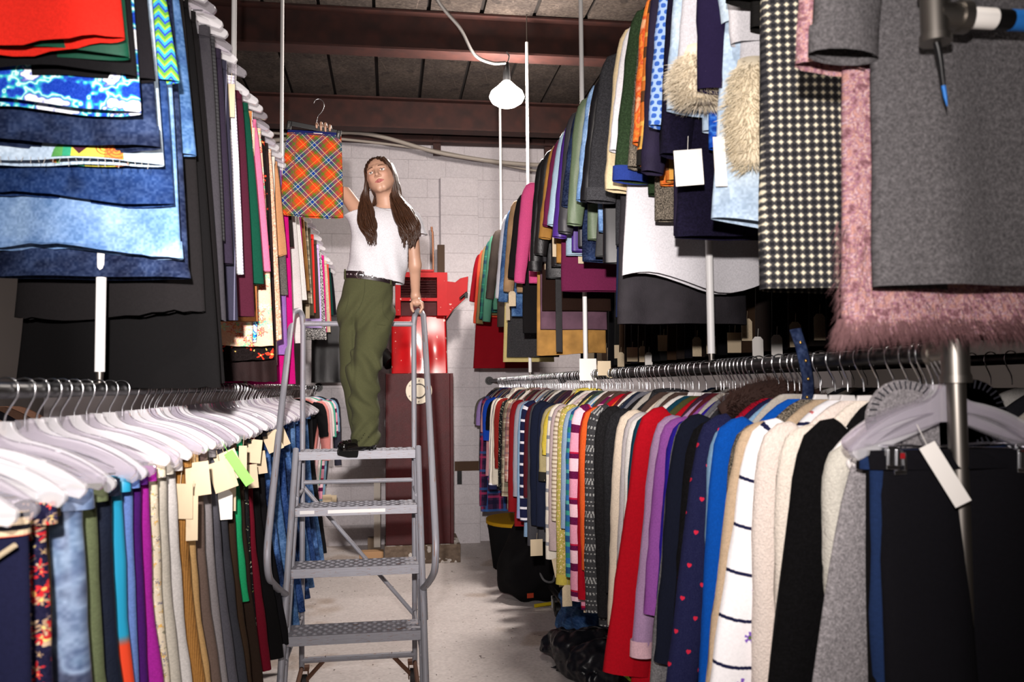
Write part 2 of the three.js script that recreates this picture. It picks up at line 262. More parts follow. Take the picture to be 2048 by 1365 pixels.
// ---------- the room ----------
const WALLZ = -9.03, DECK = 4.5;
const floorTex = tex('floor', 2.4, 512, (u, v) => { const n = wfbm(u, v, 10, 3), f = wrapN(u, v, 200, 9), s = wfbm(u, v, 5, 41); let c = mix3([206, 198, 195], [220, 213, 210], n); c = mix3(c, [150, 128, 110], smooth(.62, .78, s) * .45); if (wrapN(u, v, 120, 77) > .965) c = [86, 76, 70]; return [c[0] + (f - .5) * 22, c[1] + (f - .5) * 22, c[2] + (f - .5) * 22]; });
const floorBump = data(tex('floorBump', 1.1, 256, (u, v) => gray(255 * wfbm(u, v, 40, 13))));
const wallTex = tex('wall', 1.7, 512, (u, v) => { const n = wfbm(u, v, 8, 5), f = wrapN(u, v, 180, 6); let c = mix3([196, 190, 194], [208, 202, 205], n); if (wrapN(u, v, 90, 21) > .975) c = mix3(c, [110, 104, 104], .5); return [c[0] + (f - .5) * 16, c[1] + (f - .5) * 16, c[2] + (f - .5) * 16]; });
const deckTex = tex('deck', 1.3, 512, (u, v) => { const n = wfbm(u, v, 6, 15), f = wrapN(u, v, 90, 16), s = Math.abs(Math.sin((u * 3 + wrapN(u, v, 7, 30) * 1.5) * 6.283)); let c = mix3([44, 36, 32], [76, 66, 58], n); if (s < .012) c = [120, 106, 96]; if (wfbm(u, v, 12, 51) > .72) c = mix3(c, [36, 28, 24], .6); return [c[0] + (f - .5) * 30, c[1] + (f - .5) * 30, c[2] + (f - .5) * 30]; });
const rustTex = tex('rust', .9, 256, (u, v) => mix3([38, 20, 18], [76, 38, 30], wfbm(u, v, 9, 19)));
M.floor = new THREE.MeshStandardMaterial({ map: floorTex, roughness: .62, bumpMap: floorBump, bumpScale: .0008 });
M.wall = new THREE.MeshStandardMaterial({ map: wallTex, roughness: .6, bumpMap: fuzzBump, bumpScale: .0015 });
M.joint = new THREE.MeshStandardMaterial({ color: 0xbcb6b9, roughness: .9 });
M.deck = new THREE.MeshStandardMaterial({ map: deckTex, roughness: .9, bumpMap: fuzzBump, bumpScale: .002 });
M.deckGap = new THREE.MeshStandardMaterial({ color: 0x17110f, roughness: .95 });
M.rust = new THREE.MeshStandardMaterial({ map: rustTex, roughness: .7, metalness: .15 });
M.dim = new THREE.MeshStandardMaterial({ color: 0x5d5856, roughness: .9 });
function uvBox(g, k = 1) { // flat metres on every face, for boxes of any size
  const p = g.attributes.position, n = g.attributes.normal, u = g.attributes.uv;
  for (let i = 0; i < p.count; i++) { const X = p.getX(i), Y = p.getY(i), Z = p.getZ(i), ax = Math.abs(n.getX(i)), ay = Math.abs(n.getY(i)), az = Math.abs(n.getZ(i)); if (ax > ay && ax > az) u.setXY(i, Z * k, Y * k); else if (ay > az) u.setXY(i, X * k, Z * k); else u.setXY(i, X * k, Y * k); }
  return g;
}
const X0 = -3.4, X1 = 5.2, ZB = 4.0;
struct('floor', uvBox(box(X1 - X0, .2, 13.6, (X0 + X1) / 2, -.1, -2.6)), M.floor);
struct('wall_left', uvBox(box(.2, 4.9, 13.6, X0 - .1, 2.4, -2.6)), M.dim);
struct('wall_right', uvBox(box(.2, 4.9, 13.6, X1 + .1, 2.4, -2.6)), M.dim);
struct('wall_front', uvBox(box(X1 - X0 + .4, 4.9, .2, (X0 + X1) / 2, 2.4, ZB + .1)), M.dim);
// back wall: painted concrete blocks in running bond
{
  const w = struct('wall_back', box(X1 - X0 + .4, 4.9, .2, (X0 + X1) / 2, 2.4, WALLZ - .1 - .006), M.joint);
  const R = rng(3), kinds = [0, 1, 2, 3].map(i => { const g = uvBox(new RoundedBoxGeometry(.3992, .2016, .04, 1, .002)); const u = g.attributes.uv; for (let k = 0; k < u.count; k++) u.setXY(k, u.getX(k) + i * .37, u.getY(k) + i * .61); return g; });
  for (let j = 0; j < 21; j++) for (let i = 0; i < 12; i++) {
    const x = -2.2 + i * .4 + (j % 2) * .2, y = .1 + j * .203;
    part('block', kinds[Math.floor(R() * 4)], M.wall, w, [x, y, WALLZ - .02 + (R() - .5) * .002]);
  }
  const pier = struct('wall_pier', box(.396, 3.86, .1, .735, 1.93, WALLZ + .045), M.joint);
  for (let j = 0; j < 19; j++) part('block', kinds[j % 4], M.wall, pier, [.735, .1 + j * .203, WALLZ + .08]);
}
// roof deck: planks running from beam to beam, open dark joints
{
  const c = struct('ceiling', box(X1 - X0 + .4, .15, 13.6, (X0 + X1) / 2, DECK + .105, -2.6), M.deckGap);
  const R = rng(8), bays = [[ZB, -2.1], [-2.1, -4.25], [-4.25, -6.37], [-6.53, -8.36], [-8.5, -9.03]];
  for (const [za, zb] of bays) for (let i = 0; i < 21; i++) {
    const x = X0 + .21 + i * .41, g = uvBox(box(.375 + R() * .012, .03, za - zb, 0, 0, 0)); const u = g.attributes.uv, ox = R() * 3, oy = R() * 3; for (let k = 0; k < u.count; k++) u.setXY(k, u.getX(k) + ox, u.getY(k) + oy);
    part('plank', g, M.deck, c, [x, DECK + .014 + R() * .008, (za + zb) / 2]);
  }
}
function ibeam(z, w = .17, h = .3, label) {
  const g = thing('roof_beam', [(X0 + X1) / 2, DECK - h, z]), L = X1 - X0;
  part('web', uvBox(box(L, h - .03, .014, 0, h / 2, 0)), M.rust, g); part('bottom_flange', uvBox(box(L, .016, w, 0, .008, 0)), M.rust, g); part('top_flange', uvBox(box(L, .016, w, 0, h - .008, 0)), M.rust, g);
  tag(g, label, 'beam'); g.userData.kind = 'structure';
}
ibeam(-6.45, .17, .31, 'rust brown steel beam the work lamp hangs from');
ibeam(-8.43, .17, .31, 'dark steel beam close to the block wall');
// clutter along the top of the wall
{
  const a = thing('roof_ledger', [.6, 4.22, WALLZ + .06]); part('angle', uvBox(merge([box(7, .12, .02, 0, .06, 0), box(7, .02, .12, 0, .0, .05)])), M.rust, a); for (const x of [-1.15, -.1, 1.1]) part('bracket', box(.08, .2, .06, x, -.03, .03), M.rust, a); tag(a, 'rusty steel angle running along the top of the block wall', 'ledger');
  const conduit = new THREE.MeshStandardMaterial({ color: 0xa39a90, roughness: .55 });
  tag(part('conduit', tube([[-3, 4.02, -8.62], [-1.4, 4.10, -8.7], [-.35, 4.25, -8.75], [.6, 4.06, -8.78], [1.6, 3.98, -8.8], [3, 4.05, -8.8]], .022, 60, 8), conduit, scene), 'pale conduit sagging in front of the wall top', 'conduit');
  tag(part('conduit', tube([[-3, 4.25, -8.66], [-1, 4.2, -8.72], [.4, 4.12, -8.84], [1.7, 3.93, -8.9], [3, 3.95, -8.9]], .014, 60, 8), conduit, scene), 'thin pale pipe dipping lower behind the sagging conduit', 'conduit');
  tag(part('lamp_cable', tube([[.15, 4.46, -5.4], [.33, 4.3, -5.75], [.5, 4.2, -5.95], [.62, 4.08, -6.12], [.76, 4.06, -6.22], [.87, 4.08, -6.26]], .013, 40, 8), new THREE.MeshStandardMaterial({ color: 0x6d6a68, roughness: .5 }), scene), 'grey cable looping down to the work lamp', 'cable');
}
// hanging work lamps: one in view, an unseen copy added as fill over the near aisle
function workLamp(x, y, z, label, k = 1) {
  const g = thing('work_lamp', [x, y, z]);
  part('hook', tube([[0, .34, 0], [.02, .31, 0], [.012, .27, 0], [0, .25, 0]], .006, 16, 6), M.chrome, g);
  part('socket', new THREE.LatheGeometry([[.001, .26], [.022, .255], [.026, .2], [.03, .12], [.001, .115]].map(p => new THREE.Vector2(...p)), 16), M.blackPlastic, g);
  part('bulb', new THREE.LatheGeometry([[.001, -.085], [.07, -.078], [.115, -.05], [.135, -.01], [.12, .03], [.075, .068], [.034, .11], [.001, .12]].map(p => new THREE.Vector2(...p)), 24), new THREE.MeshStandardMaterial({ color: 0xffffff, emissive: 0xfff2e4, emissiveIntensity: 14, roughness: .4 }), g);
  const l = new THREE.SpotLight(0xfff3ea, LAMP * k, 0, 1.5, .4, 2); l.castShadow = true; l.shadow.radius = 6; l.position.set(0, -.1, 0); l.target.position.set(0, -3, 0); g.add(l, l.target);
  const o = new THREE.PointLight(0xfff3ea, LAMP * k * .6, 0, 2); o.castShadow = true; o.shadow.radius = 6; g.add(o);
  tag(g, label, 'lamp');
}
workLamp(.885, 3.84, -6.3, 'glowing bulb work lamp hanging under the steel beam');
workLamp(.2, 4.0, -1.2, 'added fill lamp out of view over the near end of the aisle', .3);
// ---------- rails, rods and posts of the racks ----------
const RX = 1.05, RLY = 1.69, RUY = 2.98, LX = -.73, LLY = 1.635, LUY = 2.95, R2X = 1.8, R2Y = 1.7, L2X = -2.0;
function rail(x, y, z0, z1, label, flange = true) {
  const g = thing('garment_rail', [x, y, 0]); part('pipe', bar([0, 0, -z0], [0, 0, -z1], .0167, 14), M.blackPipe, g);
  if (flange) { const f = part('wall_flange', merge([cyl(.045, .045, .012, 0, 0, 0, 20), cyl(.026, .03, .04, 0, .02, 0, 16)]), M.blackPipe, g, [0, 0, -z1 + .008]); f.rotation.x = Math.PI / 2; }
  tag(g, label, 'rail');
}
rail(LX, LLY, -.3, 9.02, 'black pipe rail carrying clear hangers of trousers, left of the ladder');
rail(LX, LUY, -.3, 9.02, 'black pipe rail carrying the skirts, high left of the ladder');
rail(RX, RLY, 1.46, 9.02, 'black pipe rail carrying sweaters and coats, joined to the grey post');
rail(RX, RUY, -.3, 9.02, 'black pipe rail carrying the upper row of coats, right of the ladder');
rail(R2X, R2Y, .5, 8.8, 'black pipe rail of the rack behind the grey post');
rail(R2X, RUY, .5, 8.8, 'upper black pipe rail of the rack behind the coats', false);
rail(L2X, LLY, .5, 8.8, 'black pipe rail of the rack behind the clear hangers');
function rod(x, z, yTop, yBot, r, label) {
  const g = thing('support_rod', [x, 0, -z]); part('tube', bar([0, yBot, 0], [0, yTop, 0], r, 12), M.white, g); part('threaded_end', bar([0, yTop, 0], [0, Math.min(yTop + .22, DECK), 0], .004, 6), M.steelPipe, g);
  part('foot', cyl(r * .8, r * .6, .03, 0, yBot - .013, 0, 10), M.steelPipe, g); tag(g, label, 'rod', 'white rods that hang the rails');
}
for (const [z, a, b, t] of [[2.29, DECK, LUY, 'above the blue denim skirts'], [4.1, DECK, LUY, 'beside the white gingham skirt'], [5.9, 4.33, LUY, 'behind the raised plaid skirt']]) rod(LX, z, a - .02, b + .02, .0125, `white rod dropping from the roof ${t}`);
for (const [z, t] of [[2.29, 'in front of the long black skirts'], [4.5, 'behind the hot pink skirt']]) rod(LX, z, LUY - .02, LLY + .045, .0125, `white rod between the rails ${t}`);
for (const [z, a, t] of [[4.5, DECK - .02, 'beside the sage green satin jacket'], [6.34, 4.28, 'beside the glowing work lamp'], [7.95, DECK - .02, 'behind the hot pink coat'], [2.68, DECK - .02, 'above the dark velvet coat']]) rod(RX, z, a, RUY + .02, .0125, `white rod dropping from the roof ${t}`);
for (const [z, t] of [[2.68, 'beside the dark satin dress'], [4.5, 'beside the mustard skirt'], [6.34, 'behind the mustard skirt']]) rod(RX, z, RUY - .02, RLY + .045, .0125, `white rod between the rails ${t}`);
for (const [z, t] of [[4.6, 'in the dark rack behind the satin dress'], [5.6, 'in the dark rack behind the mustard skirt']]) rod(R2X, z, RUY - .02, R2Y + .045, .011, `thin grey rod ${t}`);
// galvanised end post with tees
{
  const g = thing('pipe_post', [RX, 0, -1.46]); const S = M.steelPipe;
  part('pipe', bar([.0, 0, 0], [0, 2.0, 0], .0172, 18), S, g);
  part('tee_fitting', merge([cyl(.025, .025, .10, 0, RLY, 0, 20), cyl(.028, .028, .014, 0, RLY + .05, 0, 20), cyl(.028, .028, .014, 0, RLY - .05, 0, 20), bar([0, RLY, 0], [0, RLY, -.055], .025, 20), bar([0, RLY, -.048], [0, RLY, -.062], .028, 20)]), S, g);
  part('floor_flange', cyl(.05, .05, .012, 0, .006, 0, 20), S, g);
  tag(g, 'grey steel pipe post with tees at the end of the right rack', 'post');
  // a drop pipe from the roof with a tee, a taped cross pipe and a thin stick hanging from it
  const ty = 2.235, dx = .885, dz = -1.25, d = thing('drop_pipe', [dx, ty, dz]);
  part('pipe', bar([0, 0, 0], [0, DECK - ty - .01, 0], .0135, 16), S, d);
  part('tee_fitting', merge([cyl(.022, .022, .08, 0, 0, 0, 20), cyl(.025, .025, .012, 0, .04, 0, 20), cyl(.025, .025, .012, 0, -.04, 0, 20), bar([0, 0, 0], [.05, 0, 0], .023, 20), bar([.04, 0, 0], [.056, 0, 0], .027, 20)]), S, d);
  tag(d, 'grey pipe and tee coming down from the roof before the grey coat', 'pipe');
  const c = thing('cross_pipe', [dx + .056, ty, dz]); part('pipe', bar([0, 0, 0], [1.2, 0, 0], .0167, 16), M.blackPipe, c);
  part('white_tape', bar([.006, 0, 0], [.05, 0, 0], .0174, 16), M.cardWhite, c); part('blue_tape', bar([.08, 0, 0], [.128, 0, 0], .0174, 16), new THREE.MeshStandardMaterial({ color: 0x1f6fc0, roughness: .6 }), c);
  tag(c, 'black cross pipe wrapped in white and blue tape', 'pipe');
  const t = thing('paint_stick', [dx + .002, ty - .045, dz]); t.rotation.z = .04;
  part('handle', limb([[0, 0, 0], [.004, -.03, 0], [.006, -.072, 0]], [[.006, .006], [.005, .005], [.0035, .0035]], 8, 6), M.blackPlastic, t); part('blue_tip', limb([[.006, -.072, 0], [.008, -.09, 0], [.01, -.106, 0]], [[.0035, .0035], [.003, .003], [.0006, .0006]], 8, 6), new THREE.MeshStandardMaterial({ color: 0x1c73c8, roughness: .5 }), t);
  tag(t, 'slim dark stick with a bright blue tip hanging under the tee', 'stick');
}
// ---------- hangers ----------
const hookGeo = tube([[-.021, .006, 0], [-.019, .016, 0], [-.01, .0225, 0], [.003, .0235, 0], [.015, .018, 0], [.021, .006, 0], [.019, -.012, 0], [.008, -.034, 0], [.001, -.05, 0], [0, -.075, 0]], .0023, 26, 6);
const thinHookGeo = tube([[-.021, .006, 0], [-.019, .016, 0], [-.01, .0225, 0], [.003, .0235, 0], [.015, .018, 0], [.021, .006, 0], [.019, -.012, 0], [.008, -.034, 0], [.001, -.05, 0], [0, -.075, 0]], .0021, 18, 5);
function yokeGeo(w, t, drop, depth, dy = 0) { // moulded yoke: neck, two curved arms, open slots under the shoulders
  const s = new THREE.Shape(); s.moveTo(-.014, -.062); s.quadraticCurveTo(-.02, -.088, -.055, -.098); s.quadraticCurveTo(-w * .7, -.115, -w, -.09 - drop); s.quadraticCurveTo(-w - .016, -.1 - drop, -w + .002, -.114 - drop);
  s.quadraticCurveTo(-w * .6, -.115 - t, -.02, -.104 - t * .5); s.lineTo(.02, -.104 - t * .5); s.quadraticCurveTo(w * .6, -.115 - t, w - .002, -.114 - drop); s.quadraticCurveTo(w + .016, -.1 - drop, w, -.09 - drop);
  s.quadraticCurveTo(w * .7, -.115, .055, -.098); s.quadraticCurveTo(.02, -.088, .014, -.062); s.closePath();
  if (t > .03) for (const q of [-1, 1]) { const h = new THREE.Path(); h.moveTo(q * .035, -.112); h.quadraticCurveTo(q * w * .6, -.126, q * (w - .03), -.098 - drop * .93); h.quadraticCurveTo(q * w * .55, -.108 - t * .72, q * .03, -.104 - t * .22); h.closePath(); s.holes.push(h); }
  const g = new THREE.ExtrudeGeometry(s, { depth, bevelEnabled: true, bevelSize: .0025, bevelThickness: .0025, bevelSegments: 2, curveSegments: 7 }); g.translate(0, dy, -depth / 2); return g;
}
const yokeClear = yokeGeo(.2, .05, .075, .012), yokeSlim = yokeGeo(.16, .024, .085, .005, -.024);
const barGeo = bar([-.17, -.178, 0], [.17, -.178, 0], .0022, 6);
const clipGeo = merge([box(.026, .04, .003, 0, -.2, .031, .001), box(.026, .04, .003, 0, -.2, -.031, .001), box(.02, .006, .062, 0, -.18, 0, .002), box(.006, .03, .006, -.008, -.198, .034, .001), box(.006, .03, .006, .008, -.198, .034, .001), box(.006, .03, .006, -.008, -.198, -.034, .001), box(.006, .03, .006, .008, -.198, -.034, .001)]);
const hangerMat = { clear: M.clear, dull: M.clearDull, white: M.whitePlastic, black: M.blackPlastic };
const hangers = [];
function hanger(kind, pos, turn, label, clips) {
  const g = thing('clothes_hanger', pos, turn + (pos[0] > 0 ? Math.PI : 0)); // hooks open away from the aisle
  part('hook', clips ? hookGeo : thinHookGeo, M.chrome, g); part('shoulder_yoke', clips ? yokeClear : yokeSlim, hangerMat[kind === 'clear' && (taken.get('clothes_hanger') * 7) % 5 < 2 ? 'dull' : kind], g);
  g.rotation.z = (rng(taken.get('clothes_hanger') || 1)() - .5) * .11; if (clips) { part('trouser_bar', barGeo, M.chrome, g); for (const s of [-1, 1]) part('clip', clipGeo, M.chrome, g, [s * .13, 0, 0]); }
  tag(g, label, 'hanger', clips ? 'clip hangers on the racks' : 'garment hangers on the racks'); return g;
}
// ---------- garments: local origin at the rail, x across, z toward the aisle mouth ----------
function bodyGeo(o) {
  const { sh, nk, drop, len, hem, th, fold, k, seed, y0 } = o, m = 36, rings = [], R = rng(seed), ph = R() * 6.3, ph2 = R() * 6.3, lean = o.lean || 0;
  const row = (hw, y, t, f) => { const r = []; for (let j = 0; j < m; j++) { const a = j / m * 2 * Math.PI, c = Math.cos(a), s = Math.sin(a), x = Math.sign(c) * Math.abs(c) ** .85 * hw; const w = f * (Math.sin(x * k + ph + y * 1.3) + .6 * Math.sin(x * k * 2.1 + ph2) + .8 * noise(x * 9, y * 5, seed)); r.push([x + f * .4 * noise(y * 6, seed * 3.1, x), y + (o.wave || 0) * Math.sin(x * 11 + ph) * (f / (fold + 1e-6)), Math.sign(s) * Math.abs(s) ** .8 * t + w + lean * (y - y0)]); } rings.push(r); };
  for (let i = 0; i <= 5; i++) { const t = i / 5; row(nk + (sh - nk) * t, y0 - drop * t ** 1.35, lerp(.016, th, t), fold * .15 * t); }
  for (let i = 1; i <= 14; i++) { const t = i / 14; row(lerp(sh, hem, t ** .8), y0 - drop - len * t, th * (1 + .25 * t), fold * (.15 + .85 * t)); }
  return loft(rings, { planar: true });
}
function sleeveGeo(s, o) {
  const { sh, drop, sl, th, y0, seed, flare } = o, r = o.sr, c = o.cuff, yS = y0 - drop;
  return limb([[s * (sh - .06), yS + drop * .42, .004], [s * (sh - .002), yS - .015, .006], [s * (sh + .006 + flare * .45), yS - sl * .5, .012], [s * (sh + flare), yS - sl, .014]], [[r * .5, th * .8], [r, th * 1.1], [r * .92, th * 1.12], [lerp(r, c, .6), th * 1.05], [c, th * .95]], 14, 16, {}, (t, a) => .0035 * noise(t * 9, Math.cos(a) * 2 + seed, Math.sin(a) * 2) * (1 + t));
}
const cuffGeo = (s, o) => limb([[s * (o.sh + o.flare - .002), o.y0 - o.drop - o.sl + .045, .014], [s * (o.sh + o.flare + .001), o.y0 - o.drop - o.sl - .004, .014]], [[o.cuff + .003, o.th * .95 + .003], [o.cuff + .003, o.th * .95 + .003]], 14, 2);
function collarGeo(o) { // a turned-down band around the neck
  const n = o.nk + .012, y = o.y0, rings = []; const row = (hw, t, yy) => { const r = []; for (let j = 0; j < 20; j++) { const a = j / 20 * 6.2832; r.push([Math.cos(a) * hw, yy - .012 * Math.sin(a), Math.sin(a) * t + .002]); } rings.push(r); };
  row(n, .024, y - .02); row(n - .004, .022, y + .012); row(n + .004, .028, y + .014); row(n + .026, .038, y - .028); row(n + .03, .04, y - .036); return loft(rings);
}
function skirtGeo(o) {
  const { w, hem, len, th, fold, k, seed, y0 } = o, m = 44, rings = [], R = rng(seed), ph = R() * 6.3, rows = 14;
  for (let i = 0; i <= rows; i++) {
    const t = i / rows, y = y0 - len * t, hw = lerp(w, hem, t ** .8), T = th * (.7 + .6 * t), f = fold * t ** .7, r = [];
    for (let j = 0; j < m; j++) { const a = j / m * 6.28319, c = Math.cos(a), s = Math.sin(a), x = Math.sign(c) * Math.abs(c) ** .85 * hw; r.push([x, y + (o.wave || 0) * t * (Math.sin(x * 9 + ph) + .5 * noise(x * 20, seed)) + (o.ragged || 0) * t ** 6 * noise(x * 90, seed), Math.sign(s) * Math.abs(s) ** .8 * T + f * (Math.sin(x / hw * k * .25 + ph) + .7 * noise(x * 8, y * 4, seed)) + (o.lean || 0) * (y - y0)]); }
    rings.push(r);
  }
  return loft(rings, { planar: true });
}
function legGeo(s, o) {
  const { w, hem, len, th, seed, y0 } = o, rings = [], m = 20;
  for (let i = 0; i <= 16; i++) {
    const t = i / 16, y = y0 - len * t, hip = smooth(0, .25, t), cx = s * lerp(w * .5, w * .52 + (o.spread ?? .03) * t, t), hw = lerp(w * .52, lerp(w * .56, hem, smooth(.2, 1, t)), hip), T = th * (1 + .3 * Math.sin(t * 3)), r = [];
    for (let j = 0; j < m; j++) { const a = j / m * 6.28319, c = Math.cos(a), q = Math.sin(a), x = Math.sign(c) * Math.abs(c) ** .85 * hw; r.push([cx + x + .006 * noise(y * 7, seed, s * 3), y, Math.sign(q) * Math.abs(q) ** .8 * T + .012 * t * noise(x * 14, y * 5, seed) + .006 * Math.sin(x * 30 + seed) + (o.lean || 0) * (y - y0)]); }
    rings.push(r);
  }
  return loft(rings, { planar: true });
}
const tagGeo = (() => { const s = new THREE.Shape(); s.moveTo(-.012, 0); s.lineTo(.012, 0); s.lineTo(.024, -.014); s.lineTo(.024, -.1); s.lineTo(-.024, -.1); s.lineTo(-.024, -.014); s.closePath(); const h = new THREE.Path(); h.absarc(0, -.012, .004, 0, 6.283, true); s.holes.push(h); const g = new THREE.ExtrudeGeometry(s, { depth: .0008, bevelEnabled: false }); return merge([g, bar([0, -.012, .0006], [.004, .035, 0], .0008, 4)]); })();
const plainTagGeo = merge([box(.072, .094, .0012, 0, -.053, 0), bar([0, -.01, 0], [.004, .03, 0], .0008, 4)]);
const stripTagGeo = merge([box(.03, .12, .0012, 0, -.07, 0), bar([0, -.01, 0], [.004, .03, 0], .0008, 4)]);
function hairs(count, place, len, rad, mat, parent, seed, droop = .5) { // a pelt of short hairs: place(R) gives root and outward direction
  const g = new THREE.ConeGeometry(rad, 1, 3, 1, true); g.translate(0, .5, 0); const im = new THREE.InstancedMesh(g, mat, count), R = rng(seed), q = new THREE.Quaternion(), mt = new THREE.Matrix4(), up = V(0, 1, 0);
  for (let i = 0; i < count; i++) { const [p, d] = place(R); const dir = V(d[0] + (R() - .5) * .8, d[1] - droop * R() + (R() - .5) * .5, d[2] + (R() - .5) * .8).normalize(); q.setFromUnitVectors(up, dir); const L = len * (.5 + R() * .8); mt.compose(V(...p), q, V(1, L, 1)); im.setMatrixAt(i, mt); }
  im.name = 'fur'; im.userData.kind = 'stuff'; shade(im); parent.add(im); return im;
}
const BASE = {
  top: { sh: .2, nk: .055, drop: .075, len: .6, hem: .21, th: .026, fold: .007, k: 22, y0: -.085, sl: .55, sr: .046, cuff: .034, flare: .03 },
  coat: { sh: .205, nk: .06, drop: .075, len: .95, hem: .27, th: .032, fold: .010, k: 16, y0: -.085, sl: .56, sr: .055, cuff: .042, flare: .05 },
  skirt: { w: .155, hem: .22, len: .6, th: .022, fold: .01, k: 20, y0: -.185 },
  pants: { w: .17, hem: .1, len: .95, th: .024, y0: -.185 },
};
let serial = 0; const hung = [];
// o.n: short description; o.s: shape family; o.m: material; the rest overrides the family's measures
function garment(railPos, z, name, category, o) {
  const p = { ...BASE[o.s], seed: ++serial, ...o }, R = rng(p.seed * 7 + 1), turn = o.turn ?? (R() - .5) * .09, side = railPos[0] > 0 ? -1 : 1;
  const g = thing(name, [railPos[0] + (o.dx || 0), railPos[1], -z], turn);
  if (p.s === 'top' || p.s === 'coat') {
    part('body', bodyGeo(p), o.bm || o.m, g);
    if (p.sl > 0) for (const s of [-1, 1]) { part('sleeve', sleeveGeo(s, p), o.sm || o.m, g); if (o.cm) part('cuff', cuffGeo(s, p), o.cm, g); }
    if (o.col) part('collar', collarGeo(p), o.col, g);
  } else if (p.s === 'skirt') {
    part('body', skirtGeo(p), o.m, g); part('waistband', skirtGeo({ ...p, w: p.w + .003, hem: p.w + .004, len: .035, y0: p.y0 + .004, th: p.th * 1.05 + .002, fold: 0, wave: 0, ragged: 0, lean: 0 }), o.wm || o.m, g);
    if (o.hm) part('hem_band', skirtGeo({ ...p, w: lerp(p.w, p.hem, .9) + .004, hem: p.hem + .005, len: o.hl || .05, y0: p.y0 - p.len + (o.hl || .05) - .004, th: p.th * 1.32, fold: p.fold, wave: p.wave }), o.hm, g);
  } else {
    for (const s of [-1, 1]) part('leg', legGeo(s, p), o.m, g); part('waistband', skirtGeo({ ...p, w: p.w + .02, hem: p.w + .022, len: .035, y0: p.y0 + .004, th: p.th * 1.1, fold: 0, k: 1, wave: 0, lean: 0 }), o.wm || o.m, g);
  }
  for (const [kind, x, y, rz = 0] of o.tags || []) { const t = part('price_tag', { t: tagGeo, p: plainTagGeo, s: stripTagGeo }[kind[0]], kind[1] === 'w' ? M.cardWhite : kind[1] === 'g' ? M.greenCard : M.card, g, [side * x, y, .05 + R() * .02]); t.rotation.z = rz; t.rotation.y = (R() - .5) * .8; }
  hung.push([g, o, category, railPos, z, turn]); return g;
}
// ---------- what hangs where ----------
const C = (c, f) => cloth(c, f);
// right, lower rail: far end first
const RL = [RX, RLY];
const rl = (z, name, cat, n, m, o = {}) => garment(RL, z, name, cat, { s: 'top', n, m, h: 'white', len: .62, sl: .56, hem: .22, y0: -.095, drop: .125, ...o });
rl(8.05, 'shirt', 'shirt', 'grey jacquard short-sleeved shirt', C('#6f6a62'), { sl: .2, col: C('#6f6a62') });
rl(7.85, 'tee_shirt', 'shirt', 'lavender short-sleeved top', C('#a58ac9'), { sl: .2 });
rl(7.6, 'flannel_shirt', 'shirt', 'long purple and blue plaid flannel shirt', P('purplePlaid'), { len: .95, sl: .9, hem: .25, col: P('purplePlaid') });
rl(7.45, 'tee_shirt', 'shirt', 'pale pink short-sleeved top', C('#d9a0a6'), { sl: .24 });
rl(7.25, 'tee_shirt', 'shirt', 'royal blue short-sleeved top', C('#1747b8'), { sl: .3, sr: .06 });
rl(7.05, 'tee_shirt', 'shirt', 'plain black short-sleeved top', C('#141315'), { sl: .2 });
rl(6.85, 'dress_shirt', 'shirt', 'cream shirt with thin navy stripes', P('creamStripe'), { sl: .66, col: C('#e9e2d4'), cm: P('navyStripe') });
rl(6.65, 'dress_shirt', 'shirt', 'ivory linen shirt', C('#ded6c4'), { sl: .6, col: C('#ded6c4') });
rl(6.45, 'blouse', 'shirt', 'rust red blouse', C('#8c2620'), { sl: .46, sr: .06 });
rl(6.25, 'blouse', 'shirt', 'black floral blouse', P('blackFloral'), { sl: .6 });
rl(6.08, 'shirt', 'shirt', 'khaki checked shirt', P('checkShirt'), { sl: .62, len: .72, col: P('checkShirt') });
rl(5.9, 'shirt', 'shirt', 'brown and pink plaid shirt', P('brownPlaid'), { sl: .5, col: P('brownPlaid') });
rl(5.72, 'shirt', 'shirt', 'dark red flannel shirt', C('#8f1a20'), { sl: .68, len: .78 });
rl(5.5, 'shirt', 'shirt', 'pale grey cotton shirt', C('#a9a8b4'), { sl: .55 });
rl(5.33, 'shirt', 'shirt', 'light blue dress shirt', C('#93b6d8'), { sl: .66, len: .78, cm: C('#a9a6d6') });
rl(5.18, 'sweater', 'sweater', 'navy sweater with white stripes', PK('navyStripe'), { sl: .66, sr: .054 });
rl(5.05, 'cardigan', 'cardigan', 'thin burgundy cardigan', C('#5a1c26', 'knit'), { sl: .5 });
rl(4.93, 'cardigan', 'cardigan', 'charcoal cardigan', C('#515055', 'knit'), { sl: .76, len: .74, tags: [['pm', .22, -.93]] });
rl(4.78, 'cardigan', 'cardigan', 'dark navy cardigan', C('#1b2136', 'knit'), { sl: .62, sr: .06 });
rl(4.62, 'jacket', 'jacket', 'navy knit jacket', C('#20263c', 'knit'), { sl: .6 });
rl(4.5, 'polo_shirt', 'shirt', 'khaki polo shirt', C('#b3a57a'), { sl: .34, col: C('#c9bf98'), cm: C('#2c2a28') });
rl(4.42, 'shirt', 'shirt', 'bright yellow shirt', C('#d9c04a'), { sl: .2, col: C('#e2cb58') });
rl(4.34, 'sweater', 'sweater', 'white sweater with grey stripes', PK('greyStripe'), { sl: .72, len: .74, tags: [['pm', .21, -.92, .2], ['pm', .18, -.97, .1]] });
rl(4.24, 'shirt', 'shirt', 'dusty mauve shirt', C('#c3aeae'), { sl: .66 });
rl(4.15, 'sweater', 'sweater', 'tan and cream fine striped sweater', PK('tanStripe'), { sl: .5 });
rl(4.05, 'cardigan', 'cardigan', 'mustard and green speckled cardigan', PK('multiKnit'), { sl: .78, len: .8, tags: [['tm', .22, -1.0]], cm: C('#dcc95a', 'knit') });
